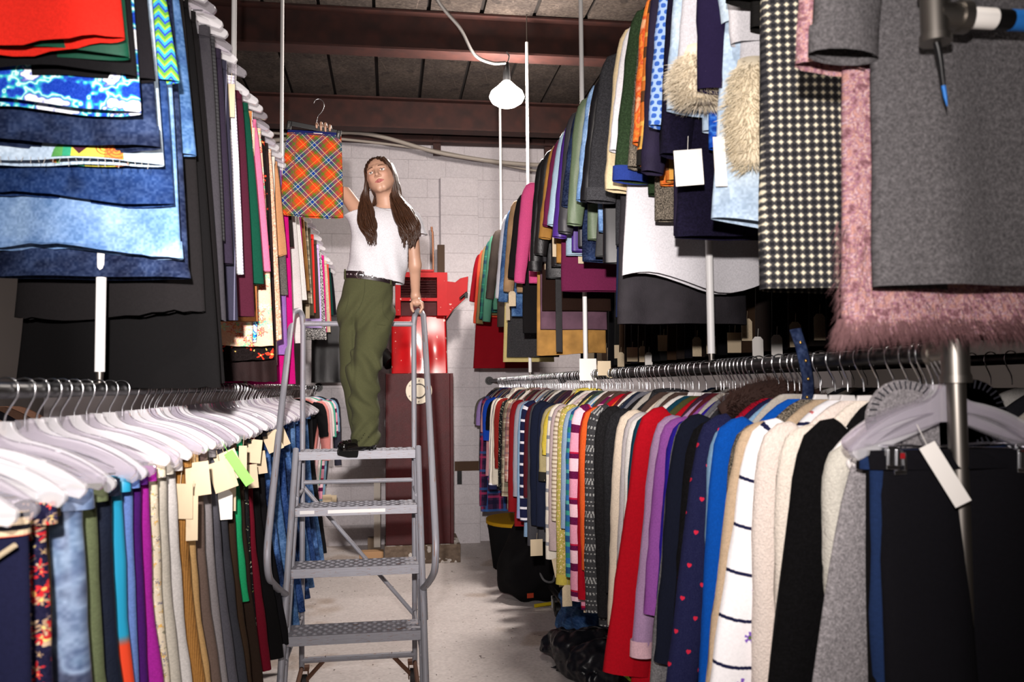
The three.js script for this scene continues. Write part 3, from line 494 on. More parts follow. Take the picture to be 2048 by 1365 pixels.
rl(3.94, 'sweater', 'sweater', 'pale blue ribbed sweater', C('#9db4cf', 'knit'), { sl: .5 });
rl(3.84, 'sweater', 'sweater', 'teal and blue striped sweater', PK('tealStripe'), { sl: .7, len: .76, tags: [['pm', .16, -.97]] });
rl(3.72, 'sweater', 'sweater', 'pink and plum striped sweater', PK('pinkStripe'), { sl: .78, sr: .056, len: .82 });
rl(3.6, 'sweater', 'sweater', 'scarlet ribbed sweater', C('#b80f24', 'knit'), { sl: .74, len: .8 });
rl(3.5, 'sweater', 'sweater', 'bright orange sweater', C('#f0652c', 'knit'), { sl: .6, sr: .06 });
rl(3.38, 'cardigan', 'cardigan', 'charcoal fair isle cardigan', PK('fairIsle'), { sl: .74, sr: .066, len: .8, tags: [['sm', .16, -1.0]], cuff: .05 });
rl(3.24, 'jacket', 'jacket', 'black lace-panelled jacket', C('#232224', 'wool'), { sl: .72, sr: .064, len: .78 });
rl(3.1, 'jacket', 'jacket', 'black jacket with a high collar', C('#2a2a2d', 'wool'), { sl: .6, sr: .06, col: C('#3a3a3e', 'wool') });
rl(2.98, 'coat', 'coat', 'cream wool coat', C('#e6d5c0', 'knit'), { sl: .68, sr: .056, flare: .06 });
rl(2.91, 'cardigan', 'cardigan', 'pale grey cardigan', C('#c9c2c4', 'knit'), { sl: .64, flare: .05 });
rl(2.85, 'cardigan', 'cardigan', 'white cardigan with a tan edge', C('#f0ebe6', 'knit'), { sl: .5, cm: C('#b58048') });
rl(2.79, 'sweater', 'sweater', 'dark teal sweater', C('#0f3f52', 'knit'), { sl: .62, flare: .06 });
rl(2.73, 'jacket', 'jacket', 'olive green jacket', C('#4a4a2a'), { sl: .4 });
rl(2.65, 'coat', 'coat', 'long red wool coat', C('#b00a1c', 'plain'), { sl: .74, sr: .078, flare: .12, hem: .3, len: .8, cuff: .075 });
rl(2.57, 'sweater', 'sweater', 'light mauve sweater', C('#b08fb4', 'knit'), { sl: .66, flare: .09, cm: C('#e3b9c4', 'knit') });
rl(2.51, 'sweater', 'sweater', 'orchid purple sweater', C('#9a55a8', 'knit'), { sl: .52, flare: .07 });
rl(2.45, 'cardigan', 'cardigan', 'indigo cardigan', C('#2c1c96', 'knit'), { sl: .5, flare: .05, sr: .04 });
rl(2.39, 'cardigan', 'cardigan', 'heather grey cardigan', C('#8a888a', 'wool'), { sl: .74, flare: .1 });
rl(2.32, 'sweater', 'sweater', 'dark navy ribbed sweater', C('#161a2a', 'knit'), { sl: .6, sr: .068, flare: .1 });
const furCoat = rl(2.25, 'coat', 'coat', 'black coat with a brown fur collar', C('#151417', 'wool'), { sl: .5, flare: .06 });
rl(2.19, 'sweater', 'sweater', 'crimson sweater', C('#b3102e', 'knit'), { sl: .72, flare: .1 });
rl(2.14, 'sweater', 'sweater', 'navy sweater scattered with red hearts', PK('hearts'), { sl: .78, sr: .066, flare: .15, hem: .3, len: .85 });
rl(2.1, 'shirt', 'shirt', 'powder blue sweater', C('#86add0', 'knit'), { sl: .5, flare: .03 });
rl(2.03, 'sweater', 'sweater', 'cobalt blue ribbed sweater', C('#0a55b8', 'knit'), { sl: .68, sr: .066, flare: .07, len: .74, cuff: .05 });
rl(1.965, 'cardigan', 'cardigan', 'brown and grey tweed cardigan', PK('tweed'), { sl: .66, flare: .06, len: .8 });
rl(1.9, 'cardigan', 'cardigan', 'camel beige cardigan', C('#d8bd9e', 'knit'), { sl: .52, sr: .07, flare: .1, cuff: .05 });
rl(1.835, 'cardigan', 'cardigan', 'white cardigan with navy lines and sprigs', P('windowpane'), { sl: .66, sr: .072, flare: .13, hem: .3, len: .85, cuff: .06 });
rl(1.775, 'coat', 'coat', 'ivory plush coat', C('#f2e4da', 'fleece'), { sh: .2, sl: .72, sr: .06, flare: .05, len: .85 });
rl(1.715, 'coat', 'coat', 'cream teddy coat', C('#f4e8da', 'fleece'), { sh: .185, sl: .62, sr: .06, flare: .04, len: .8 });
rl(1.655, 'coat', 'coat', 'black wool overcoat', C('#100f11', 'wool'), { s: 'coat', sh: .165, sl: .74, sr: .075, flare: .13, hem: .28, len: .85, cuff: .06 });
rl(1.605, 'jacket', 'jacket', 'cream sherpa-lined jacket', C('#dcd8cc', 'fleece'), { sl: .3, sr: .03, sh: .165, flare: .0, hem: .17, len: .5 });
rl(1.57, 'sweater', 'sweater', 'bright purple sweater', C('#4a1fb8', 'knit'), { sl: 0, sh: .14, hem: .14, len: .4 });
const greyFelt = rl(1.55, 'coat', 'coat', 'grey felt coat with a blanket-stitched collar', C('#b3aeb1', 'wool'), { s: 'coat', sh: .17, sl: 0, hem: .345, len: .9, th: .02, fold: .006, turn: .05, nk: .07 });
garment(RL, 1.525, 'trousers', 'trousers', { s: 'pants', n: 'narrow black trousers', m: C('#0f0e10'), h: 'clear', clips: 1, w: .165, hem: .1, turn: .18, spread: -.01 });
garment(RL, 1.51, 'trousers', 'trousers', { s: 'pants', n: 'dark blue cotton trousers', m: C('#22365f'), h: 'clear', clips: 1, w: .162, hem: .1, turn: .12, spread: -.01 });
garment(RL, 1.495, 'trousers', 'trousers', { s: 'pants', n: 'dark brown trousers', m: C('#241d1c'), h: 'clear', clips: 1, w: .15, hem: .09, turn: .06, spread: -.02 });
garment(RL, 1.478, 'trousers', 'trousers', { s: 'pants', n: 'wide black trousers with a red tab', m: C('#141318'), h: 'clear', clips: 1, w: .15, hem: .1, turn: -.02, spread: -.02, lean: -.06, len: 1.05, tags: [['sw', .09, -.16, .5]] });
// right, upper rail
const RU = [RX, RUY];
const ru = (z, name, cat, n, m, o = {}) => garment(RU, z, name, cat, { s: 'top', n, m, h: 'white', len: .56, sl: .46, flare: .07, ...o });
ru(7.9, 'coat', 'coat', 'long dark red coat', C('#8e0f1c'), { s: 'coat', len: 1.02, sl: .4, hem: .28 });
ru(7.65, 'coat', 'coat', 'coral orange coat', C('#e2553a', 'knit'), { sl: .62, sr: .05 });
ru(7.4, 'jacket', 'jacket', 'khaki field jacket', C('#7a6a46'), { sl: .64, tags: [['t', .2, -.22]] });
ru(7.15, 'shirt', 'shirt', 'green and teal patterned shirt', P('greenPlaid'), { sl: .62 });
ru(6.9, 'jacket', 'jacket', 'mottled green jacket', C('#3d6b58'), { sl: .66 });
ru(6.65, 'jacket', 'jacket', 'dark brown suede jacket', C('#2c221c', 'velvet'), { sl: .5, tags: [['t', .16, -.2]], len: .72 });
ru(6.4, 'skirt', 'skirt', 'pale yellow pleated skirt', C('#c9b87c'), { s: 'skirt', len: .98, hem: .2 });
ru(6.2, 'skirt', 'skirt', 'dark grey wool skirt', C('#4a494b', 'wool'), { s: 'skirt', len: .95, hem: .2 });
ru(6.03, 'jacket', 'jacket', 'white denim jacket', C('#d6d6dc'), { sl: .56, sr: .05, tags: [['s', .22, -.75]] });
ru(5.85, 'jacket', 'jacket', 'light blue denim shirt', P('denimMid'), { sl: .6, len: .7 });
ru(5.6, 'coat', 'coat', 'tan suede coat', C('#b3906a', 'velvet'), { sl: .56, sr: .055, tags: [['t', .25, -.72]] });
ru(5.35, 'jacket', 'jacket', 'black cotton jacket', C('#1a1819'), { sl: .5, len: .85 });
ru(5.1, 'coat', 'coat', 'hot pink coat', C('#d9558c', 'plain'), { sl: .56, sr: .05 });
ru(4.85, 'skirt', 'skirt', 'mustard yellow suede skirt', C('#c08f4a', 'velvet'), { s: 'skirt', len: .98, hem: .21, w: .19, fold: .014, wave: .008 });
ru(4.78, 'skirt', 'skirt', 'mauve brown suede skirt', C('#6f5060', 'velvet'), { s: 'skirt', len: .84, hem: .2, w: .19 });
ru(4.7, 'skirt', 'skirt', 'dark brown corduroy skirt', C('#2a1a14', 'cord'), { s: 'skirt', len: .74, hem: .2, w: .19, tags: [['pm', .16, -.6]] });
ru(4.53, 'jacket', 'jacket', 'black leather jacket', C('#131214', 'leather'), { sl: .56, sr: .058, len: .6, cm: C('#131214', 'leather') });
ru(4.36, 'jacket', 'jacket', 'cropped black leather jacket', C('#1b191a', 'leather'), { sl: .5, sr: .056, tags: [['sm', .2, -.55]] });
ru(4.22, 'jacket', 'jacket', 'mustard suede jacket', C('#b9853f', 'velvet'), { sl: .44 });
ru(4.1, 'blouse', 'shirt', 'plum blouse', C('#6d2347'), { sl: .4, len: .72, tags: [['pw', .1, -.5, .6], ['sm', .12, -.62]] });
ru(3.98, 'jacket', 'jacket', 'pale blue satin jacket', C('#a9c4d8', 'satin'), { sl: .42 });
ru(3.86, 'jacket', 'jacket', 'purple windbreaker', C('#4c2a86', 'satin'), { sl: .5 });
ru(3.74, 'jacket', 'jacket', 'dark grey satin jacket', C('#3a393e', 'satin'), { sl: .5, sr: .058 });
ru(3.64, 'jacket', 'jacket', 'dark indigo denim jacket', P('denimDark'), { sl: .4, len: .64, tags: [['sm', .1, -.66]] });
ru(3.55, 'jacket', 'jacket', 'sage green satin jacket', C('#66765c', 'satin'), { sl: .5, sr: .056 });
ru(3.46, 'trousers', 'trousers', 'grey gathered trousers', C('#4d4d4e'), { s: 'pants', len: .62, w: .15, hem: .09 });
ru(3.36, 'jacket', 'jacket', 'light blue denim jacket', P('denimLight'), { sl: .44, sr: .05 });
ru(3.27, 'jacket', 'jacket', 'black quilted jacket', C('#18171b', 'satin'), { sl: .46, len: .7 });
ru(3.16, 'skirt', 'skirt', 'navy blue cotton skirt', C('#1b2440'), { s: 'skirt', len: .9, hem: .19, tags: [['pw', .05, -.96]] });
ru(3.07, 'coat', 'coat', 'charcoal wool coat with open sleeve ends', C('#3c3c40', 'wool'), { sl: .5, sr: .066, cuff: .056, len: .66, cm: C('#4a4a4e', 'wool') });
ru(2.77, 'shirt', 'shirt', 'long white tail shirt', C('#e9e7ec'), { s: 'coat', len: .84, hem: .27, sl: .4, th: .02, wave: .035 });
ru(2.83, 'coat', 'coat', 'cream camel coat', C('#dcc8a2', 'plain'), { sl: .52, sr: .066, cuff: .05, len: .6 });
ru(2.93, 'dress', 'dress', 'dark charcoal satin dress', C('#2f2b30', 'velvet'), { s: 'coat', len: .97, hem: .25, sl: 0, fold: .014 });
ru(2.68, 'cardigan', 'cardigan', 'green wool cardigan with snap cuffs', C('#34482f', 'wool'), { sl: .52, sr: .066, cuff: .058, cm: C('#2a3f8c', 'knit') });
ru(2.6, 'jacket', 'jacket', 'dark speckled tweed jacket', P('tweed'), { sl: .5, len: .66 });
ru(2.54, 'shirt', 'shirt', 'flame orange shirt', P('flame'), { sl: .44, sr: .06 });
ru(2.48, 'shirt', 'shirt', 'orange and black plaid shirt', P('orangePlaid'), { sl: .52, sr: .06, cm: C('#1c1b1b') });
ru(2.42, 'coat', 'coat', 'dark plum velvet coat', C('#241c38', 'velvet'), { sl: .56, sr: .07, len: .74, flare: .08 });
ru(2.31, 'jacket', 'jacket', 'blue crocodile print denim jacket', P('croc'), { sl: .46, sr: .078, cuff: .066, flare: .06, len: .5 });
ru(2.24, 'coat', 'coat', 'navy wool peacoat', C('#1c1830', 'wool'), { s: 'coat', sl: .56, sr: .07, len: .78 });
ru(2.17, 'jacket', 'jacket', 'pale washed denim jacket', P('denimPale'), { sl: .46, sr: .078, cuff: .07, flare: .05, len: .5, tags: [['pw', .285, -.73, .05]] });
ru(2.12, 'shirt', 'shirt', 'blue tie-dyed shirt', P('blueTie'), { sl: .36, sr: .06, flare: .01 });
const furCuff = ru(2.06, 'coat', 'coat', 'white leather coat with cream fur cuffs', C('#dcdbe2', 'plain'), { sl: .38, sr: .074, cuff: .07, flare: .05, len: .5 });
ru(1.985, 'coat', 'coat', 'dark indigo wool coat', C('#231b3c', 'plain'), { sl: .46, sr: .076, flare: .04, cuff: .056, len: .55, tags: [['sw', .262, -.74, .04]] });
ru(1.96, 'jacket', 'jacket', 'faded light blue denim shirt', P('denimPale'), { s: 'coat', sl: .3, len: .8, hem: .27, sh: .2, flare: .0, wave: .02 });
const furCuff2 = ru(1.93, 'coat', 'coat', 'white coat with long cream fur cuffs', C('#e6e4e8', 'plain'), { sl: .36, sr: .06, cuff: .06, flare: .0, len: .5, sh: .17 });
ru(1.9, 'skirt', 'skirt', 'yellow and blue velvet panelled skirt', C('#123f86', 'velvet'), { s: 'skirt', len: .55, w: .14, hem: .17, hm: C('#1a4f9c', 'velvet') });
ru(1.86, 'jacket', 'jacket', 'black velvet jacket', C('#161412', 'velvet'), { sl: .3, sr: .08, cuff: .06, flare: .02, len: .35 });
ru(1.765, 'coat', 'coat', 'black and cream check coat', P('checkDots'), { s: 'coat', len: .98, sl: .0, hem: .25, th: .045, fold: .012, k: 14, sh: .215, turn: .1 });
const mohair = ru(1.425, 'coat', 'coat', 'fuzzy pink mohair coat', cloth(null, 'fleece', PAT.mohair), { s: 'coat', len: 1.1, sl: .62, sr: .07, cuff: .066, flare: .06, hem: .25, th: .03, fold: .006, turn: .02 });
ru(1.355, 'coat', 'coat', 'large grey wool coat', C('#747173', 'wool'), { s: 'coat', len: 1.02, sl: .62, sr: .06, cuff: .06, flare: .08, hem: .225, sh: .195, th: .034, fold: .010, turn: .0, cm: C('#747173', 'wool') });
// left, upper rail: near end first
const LU = [LX, LUY];
const lu = (z, name, cat, n, m, o = {}) => garment(LU, z, name, cat, { s: 'skirt', n, m, h: 'clear', clips: 1, w: .17, hem: .21, ...o });
lu(1.68, 'skirt', 'skirt', 'maroon jersey skirt', C('#4a151e'), { len: .36, wave: .01 });
lu(1.76, 'skirt', 'skirt', 'bright red wool skirt', C('#d8281c'), { dx: -.02, len: .435, hem: 0.223, wave: .022, fold: .014 });
lu(1.82, 'skirt', 'skirt', 'dark green satin skirt', C('#0e4a36', 'satin'), { dx: -.02, len: .445, hem: 0.218 });
lu(1.87, 'skirt', 'skirt', 'black mini skirt', C('#151416'), { dx: -.02, len: .468, hem: 0.218, wave: .006 });
lu(1.92, 'skirt', 'skirt', 'aqua and blue print skirt', P('aqua'), { dx: -.02, len: .525, hem: 0.218, wave: .008 });
lu(1.98, 'skirt', 'skirt', 'narrow black knit skirt', C('#1c1a1e', 'knit'), { dx: -.02, len: .44, hem: 0.233 });
lu(2.02, 'skirt', 'skirt', 'dark denim skirt with orange stitching', P('denimDark'), { dx: -.02, len: .575, hem: 0.230, wave: .006, hm: P('denimDark'), hl: .05 });
lu(2.07, 'skirt', 'skirt', 'pale denim skirt with a patchwork band', P('denimPale'), { dx: -.02, len: .605, hem: 0.223, wave: .004 });
lu(2.12, 'skirt', 'skirt', 'green zigzag print skirt', P('greenZig'), { dx: -.02, len: .38, hem: 0.243 });
lu(2.17, 'skirt', 'skirt', 'navy denim skirt', P('denimNavy'), { dx: -.02, len: .67, hem: 0.230, wave: .012, fold: .012 });
lu(2.23, 'skirt', 'skirt', 'light blue denim skirt', P('denimLight'), { dx: -.02, len: .785, hem: 0.234, wave: .014, fold: .014, hm: P('denimLight'), hl: .03 });
lu(2.3, 'skirt', 'skirt', 'dark washed denim midi skirt', P('denimDark'), { dx: -.02, len: .84, hem: 0.234, hm: P('denimDark'), hl: .03 });
lu(2.37, 'skirt', 'skirt', 'mid blue denim skirt', P('denimMid'), { dx: -.02, len: .5, hem: 0.233 });
lu(2.44, 'skirt', 'skirt', 'black ragged midi skirt', C('#1b191a'), { dx: -.02, len: .93, hem: 0.243, ragged: .012, wave: .012, fold: .014 });
lu(2.52, 'skirt', 'skirt', 'long black lace-edged skirt', C('#0d0c0d'), { dx: -.02, len: 1.13, hem: 0.278, ragged: .012, fold: .018 });
lu(2.62, 'skirt', 'skirt', 'long black cotton skirt', C('#121011'), { dx: -.02, len: 1.12, hem: 0.268, wave: .01 });
lu(2.72, 'skirt', 'skirt', 'dark grey frayed skirt', C('#3a383d'), { len: .92, hem: .23, ragged: .015 });
lu(2.8, 'skirt', 'skirt', 'charcoal ribbed skirt', P('ribbedGrey'), { len: .66, hem: .21 });
lu(2.9, 'skirt', 'skirt', 'dark violet skirt', C('#2b2433'), { len: .72, hem: .22 });
lu(3.0, 'skirt', 'skirt', 'navy pinstripe skirt', P('pinStripe'), { len: .9, hem: .22 });
lu(3.15, 'skirt', 'skirt', 'white gingham skirt', P('gingham'), { len: .72, hem: .21, tags: [['sm', .17, -.22]] });
lu(3.3, 'skirt', 'skirt', 'deep maroon wool skirt', C('#4a1b2c', 'plain'), { len: .86, hem: .225 });
lu(3.55, 'skirt', 'skirt', 'orange lined satin skirt', C('#d58a52', 'satin'), { len: .86, hem: .2 });
lu(3.78, 'skirt', 'skirt', 'peach and mint floral skirt', P('peachFloral'), { ribbon: 1, len: .94, hem: .235, fold: .018, wave: .012 });
lu(3.9, 'skirt', 'skirt', 'red and black floral skirt', P('redFloral'), { len: 1.0, hem: .22, wave: .01 });
lu(4.0, 'skirt', 'skirt', 'dark brown ruffled skirt', C('#2c1a1a', 'velvet'), { len: 1.1, hem: .22, fold: .024, k: 60, ragged: .02 });
lu(3.45, 'skirt', 'skirt', 'forest green wool skirt', C('#0f4a38', 'plain'), { len: .72, hem: .24 });
lu(4.12, 'skirt', 'skirt', 'peach printed ruffle skirt', P('peachPrint'), { len: .9, hem: .23, wave: .02 });
lu(3.66, 'skirt', 'skirt', 'bubblegum pink skirt', C('#e87aa0'), { len: .64, hem: .235, tags: [['sm', .16, -.22]] });
lu(4.25, 'skirt', 'skirt', 'white and grey lined skirt', P('creamStripe'), { len: 1.02, hem: .19 });
lu(4.34, 'skirt', 'skirt', 'peach ruffled skirt', C('#e0a070'), { len: .46, hem: .22, fold: .02, k: 50, wave: .03 });
lu(4.42, 'skirt', 'skirt', 'grey tweed skirt', C('#77706d', 'wool'), { len: .66, hem: .22 });
lu(4.5, 'skirt', 'skirt', 'lilac lace skirt', C('#a071c0', 'knit'), { len: .96, hem: .21 });
lu(4.62, 'skirt', 'skirt', 'long hot pink skirt', C('#d4127e'), { len: 1.11, hem: .235, w: .18, fold: .02, k: 40 });
lu(4.85, 'skirt', 'skirt', 'black and charcoal pleated skirt', C('#2b2724'), { len: .34, hem: .2 });
lu(5.05, 'skirt', 'skirt', 'stiff white flared skirt', C('#f2efec'), { len: .88, hem: .24, wave: .01 });
lu(5.25, 'skirt', 'skirt', 'clean white A-line skirt', C('#f6f3ef'), { len: .6, hem: .235 });
lu(5.45, 'skirt', 'skirt', 'magenta skirt', C('#c8288a'), { len: .5, hem: .2 });
lu(5.65, 'skirt', 'skirt', 'tan suede skirt', C('#9a6f34', 'velvet'), { len: .5, hem: .215 });
lu(5.9, 'skirt', 'skirt', 'brown checked skirt', P('checkShirt'), { len: .56, hem: .21 });
lu(6.15, 'skirt', 'skirt', 'olive brown skirt', C('#4a4434'), { len: .62, hem: .2, tags: [['sm', .16, -.7]] });
lu(6.4, 'skirt', 'skirt', 'scarlet skirt', C('#c92a24'), { len: .58, hem: .19 });
lu(6.65, 'skirt', 'skirt', 'espresso brown skirt', C('#3b3028'), { len: .6, hem: .2 });
lu(6.85, 'skirt', 'skirt', 'lilac cotton skirt', C('#bca4dc'), { len: .66, hem: .2 });
lu(7.1, 'skirt', 'skirt', 'black and white swirl print skirt', P('swirl'), { len: .74, hem: .22 });
lu(7.4, 'skirt', 'skirt', 'fuchsia skirt', C('#c01874'), { len: .66, hem: .2 });
lu(7.7, 'skirt', 'skirt', 'cream wool skirt', C('#e6d2b4', 'wool'), { len: .64, hem: .21 });
lu(7.95, 'skirt', 'skirt', 'coral red skirt', C('#d84a42'), { len: .56, hem: .2 });
lu(8.2, 'skirt', 'skirt', 'bottle green skirt', C('#123a34'), { len: .62, hem: .215 });
lu(8.5, 'skirt', 'skirt', 'midnight black skirt', C('#15151c'), { len: .64, hem: .23 });
// left, lower rail: near end first
const LL = [LX, LLY];
const ll = (z, name, cat, n, m, o = {}) => garment(LL, z, name, cat, { s: 'pants', n, m, h: 'clear', clips: 1, w: .165, hem: .12, spread: .05, len: .95, ...o });
const retro = ll(1.38, 'shorts', 'shorts', 'navy sport shorts with cream piping', C('#1a1c38'), { s: 'skirt', w: .19, hem: .21, len: .5, th: .03, wm: cloth(null, 'knit', stripes('wb', .05, [['#d8c3a4', .2], ['#14141c', .16], ['#cdb898', .24], ['#c9523e', .1], ['#cdb898', .14], ['#14141c', .16]])) });
ll(1.49, 'trousers', 'trousers', 'navy and red floral trousers', P('dkFloral'), { w: .175, hem: .13 });
ll(1.56, 'trousers', 'trousers', 'olive brown cotton trousers', C('#6a5a40'), { w: .15, hem: .1, spread: .02 });
ll(1.66, 'trousers', 'trousers', 'blue grey tie-dyed satin trousers', cloth(null, 'satin', PAT.tieDye), { w: .175, hem: .15, th: .035 });
ll(1.76, 'trousers', 'trousers', 'sage olive trousers', C('#6a7454'), { hem: .13, th: .03 });
ll(1.84, 'trousers', 'trousers', 'navy velvet trousers', C('#101a30', 'velvet'), { hem: .14 });
ll(1.91, 'trousers', 'trousers', 'red and turquoise colour-blocked trousers', cloth(null, 'satin', tex('block', 1.4, 64, (u, v) => v > .62 && v < .9 ? [36, 150, 190] : [222, 70, 40])), { hem: .14 });
ll(1.98, 'trousers', 'trousers', 'cornflower blue trousers', C('#6d8ccf'), { hem: .1 });
ll(2.04, 'trousers', 'trousers', 'deep violet trousers', C('#4a1a6a'), { hem: .11 });
ll(2.11, 'trousers', 'trousers', 'magenta purple trousers', C('#a8279a'), { hem: .14 });
ll(2.19, 'trousers', 'trousers', 'cream floral trousers', P('creamFloral'), { hem: .12 });
ll(2.28, 'trousers', 'trousers', 'ivory linen trousers', C('#cfc9bc'), { hem: .13, th: .03 });
ll(2.37, 'trousers', 'trousers', 'off-white cotton trousers', C('#d6d2cf'), { hem: .13 });
ll(2.47, 'trousers', 'trousers', 'caramel corduroy trousers', C('#a9783f', 'cord'), { hem: .14, th: .03, tags: [['pm', .17, -.25], ['sm', .2, -.28]] });
ll(2.56, 'trousers', 'trousers', 'light tan trousers', C('#c09b68'), { hem: .13, tags: [['pm', .19, -.2, .1]] });
ll(2.68, 'trousers', 'trousers', 'taupe brown trousers', C('#6d5c54'), { hem: .13 });
ll(2.8, 'trousers', 'trousers', 'mid grey trousers', C('#8d888a'), { hem: .12, tags: [['pm', .2, -.22, .3], ['sg', .225, -.19, .6]] });
ll(2.92, 'trousers', 'trousers', 'slate grey trousers', C('#57565e'), { hem: .13, tags: [['pm', .2, -.2, .4]] });
ll(3.04, 'trousers', 'trousers', 'charcoal wool trousers', C('#3a3b42'), { hem: .13, tags: [['tw', .18, -.34]] });
ll(3.17, 'trousers', 'trousers', 'chocolate brown trousers', C('#3b2c20'), { hem: .12, tags: [['sm', .18, -.3]] });
ll(3.29, 'trousers', 'trousers', 'bright green trousers', C('#1f9a63'), { hem: .08, len: .6, tags: [['sm', .2, -.2]] });
ll(3.4, 'trousers', 'trousers', 'espresso cotton trousers', C('#2c2019'), { hem: .12 });
ll(3.5, 'trousers', 'trousers', 'white printed trousers', P('blackFloral'), { hem: .1 });
ll(3.6, 'trousers', 'trousers', 'burgundy trousers', C('#6a0f22'), { hem: .12, tags: [['pm', .19, -.2, -.1], ['pm', .17, -.3, .1]] });
ll(3.75, 'trousers', 'trousers', 'jet black trousers', C('#0d0c0d'), { hem: .15, th: .03, tags: [['pm', .18, -.26, .15]] });
ll(3.92, 'trousers', 'trousers', 'wide black cotton trousers', C('#111013'), { hem: .15 });
['stonewashed blue jeans', 'faded blue jeans', 'dark blue jeans', 'indigo jeans', 'pale-kneed blue jeans', 'bleached-thigh jeans', 'deep blue straight jeans', 'medium blue bootcut jeans'].forEach((n, i) => ll(4.15 + i * .27, 'jeans', 'jeans', n, P(i % 3 === 1 ? 'denimMid' : i % 3 === 2 ? 'denimNavy' : 'denimJean'), { hem: .14, th: .03, len: 1.0, spread: .06, tags: i < 2 ? [['pm', .17, -.2, .4]] : [] }));
ll(6.4, 'trousers', 'trousers', 'black denim trousers', C('#18181b'), { hem: .14, len: 1.02 });
ll(6.7, 'tee_shirt', 'shirt', 'black short-sleeved tee by the jeans', C('#121113'), { s: 'top', clips: 0, sl: .22, len: .6 });
ll(6.95, 'tee_shirt', 'shirt', 'coral pink blouse', C('#d98a84'), { s: 'top', clips: 0, sl: .42, len: .66 });
ll(7.2, 'tee_shirt', 'shirt', 'pale rose tee', C('#e0bcc0'), { s: 'top', clips: 0, sl: .36, len: .75 });
ll(7.45, 'tee_shirt', 'shirt', 'soft white tee', C('#e9e4e0'), { s: 'top', clips: 0, sl: .26, len: .8, tags: [['pm', .2, -.9]] });
ll(7.7, 'tee_shirt', 'shirt', 'seafoam green tee', C('#57b49c'), { s: 'top', clips: 0, sl: .28, len: .7 });
ll(7.95, 'tee_shirt', 'shirt', 'pink and white striped tee', P('pinkStripe'), { s: 'top', clips: 0, sl: .26, len: .85 });
ll(8.2, 'tee_shirt', 'shirt', 'light blue and tan tee', C('#8ab4d0'), { s: 'top', clips: 0, sl: .26, len: .9, tags: [['pm', .2, -1.0]] });
ll(8.5, 'jacket', 'jacket', 'dark slate jacket', C('#3a3a48'), { s: 'top', clips: 0, sl: .6, len: .8 });
// ---------- pieces that only some garments have ----------
const hairM = (c, r = .8) => new THREE.MeshStandardMaterial({ color: c, roughness: r });
{ // brown fur collar
  const f = part('fur_collar', limb([[-.15, -.135, .02], [-.08, -.1, .035], [0, -.085, .04], [.08, -.1, .035], [.15, -.135, .02]], [[.022, .02], [.04, .032], [.04, .034], [.04, .032], [.02, .02]], 12, 16, { cap0: true, cap1: true }), hairM(0x2a140c, .9), furCoat);
  hairs(2600, R => { const t = R() * 2 - 1, a = R() * 6.283; return [[t * .15, -.085 - Math.abs(t) ** 1.4 * .05 + Math.sin(a) * .036, .034 + Math.cos(a) * .03], [0, Math.sin(a), Math.cos(a)]]; }, .028, .0011, hairM(0x34190f), furCoat, 5);
}
for (const [g, x, y, h, r, n, c, seed] of [[furCuff, -.255, -.56, .12, .075, 4200, 0xe8dcc4, 6], [furCuff, .255, -.56, .12, .075, 900, 0xe8dcc4, 7], [furCuff2, -.175, -.70, .24, .062, 4600, 0xe2d6bc, 8]]) {
  part('fur_cuff', limb([[x, y + h / 2 + .02, .014], [x, y, .014], [x - .004, y - h / 2, .014]], [[r * .6, r * .5], [r, r * .8], [r * .7, r * .6]], 14, 10, { cap0: true, cap1: true }), hairM(c, .95), g);
  hairs(n, R => { const a = R() * 6.283, t = R() * 2 - 1, q = Math.sqrt(1 - t * t * .8) * r; return [[x + Math.cos(a) * q * .95, y + t * h * .55, .014 + Math.sin(a) * q * .75], [Math.cos(a), -.3, Math.sin(a)]]; }, .034, .0012, hairM(c), g, seed, .9);
}
hairs(6500, R => { const hemA = R() * 6.283, low = R() < .8, y = low ? -1.23 - R() * .03 : -1.05 - R() * .17, c = Math.cos(hemA), s = Math.sin(hemA); return [[Math.sign(c) * Math.abs(c) ** .85 * .25, y, Math.sign(s) * Math.abs(s) ** .8 * .04], [c * .5, -1, s]]; }, .036, .0006, hairM(0x7f5a5c), mohair, 12, 1.2);
{ // blanket-stitched collar of the grey felt coat
  const m = C('#b3aeb1', 'wool'), s = new THREE.Shape(); s.moveTo(0, -.02); s.bezierCurveTo(-.06, .025, -.13, .015, -.15, -.05); s.bezierCurveTo(-.16, -.09, -.13, -.115, -.09, -.12); s.lineTo(0, -.2); s.closePath();
  for (const q of [1, -1]) {
    const g = new THREE.ExtrudeGeometry(s, { depth: .006, bevelEnabled: true, bevelSize: .002, bevelThickness: .002, bevelSegments: 1, curveSegments: 8 }); if (q < 0) g.scale(-1, 1, 1);
    const c = part('collar', g, m, greyFelt, [0, -.06, .026]); const bits = []; for (const p of s.getSpacedPoints(46).slice(0, 30)) { const d = V(-.07 - p.x, -.05 - p.y, 0).normalize().multiplyScalar(.016); bits.push(bar([q * p.x, p.y, .0085], [q * (p.x + d.x), p.y + d.y, .0085], .0016, 5)); } part('stitching', merge(bits), C('#3c3c44'), c);
  }
}
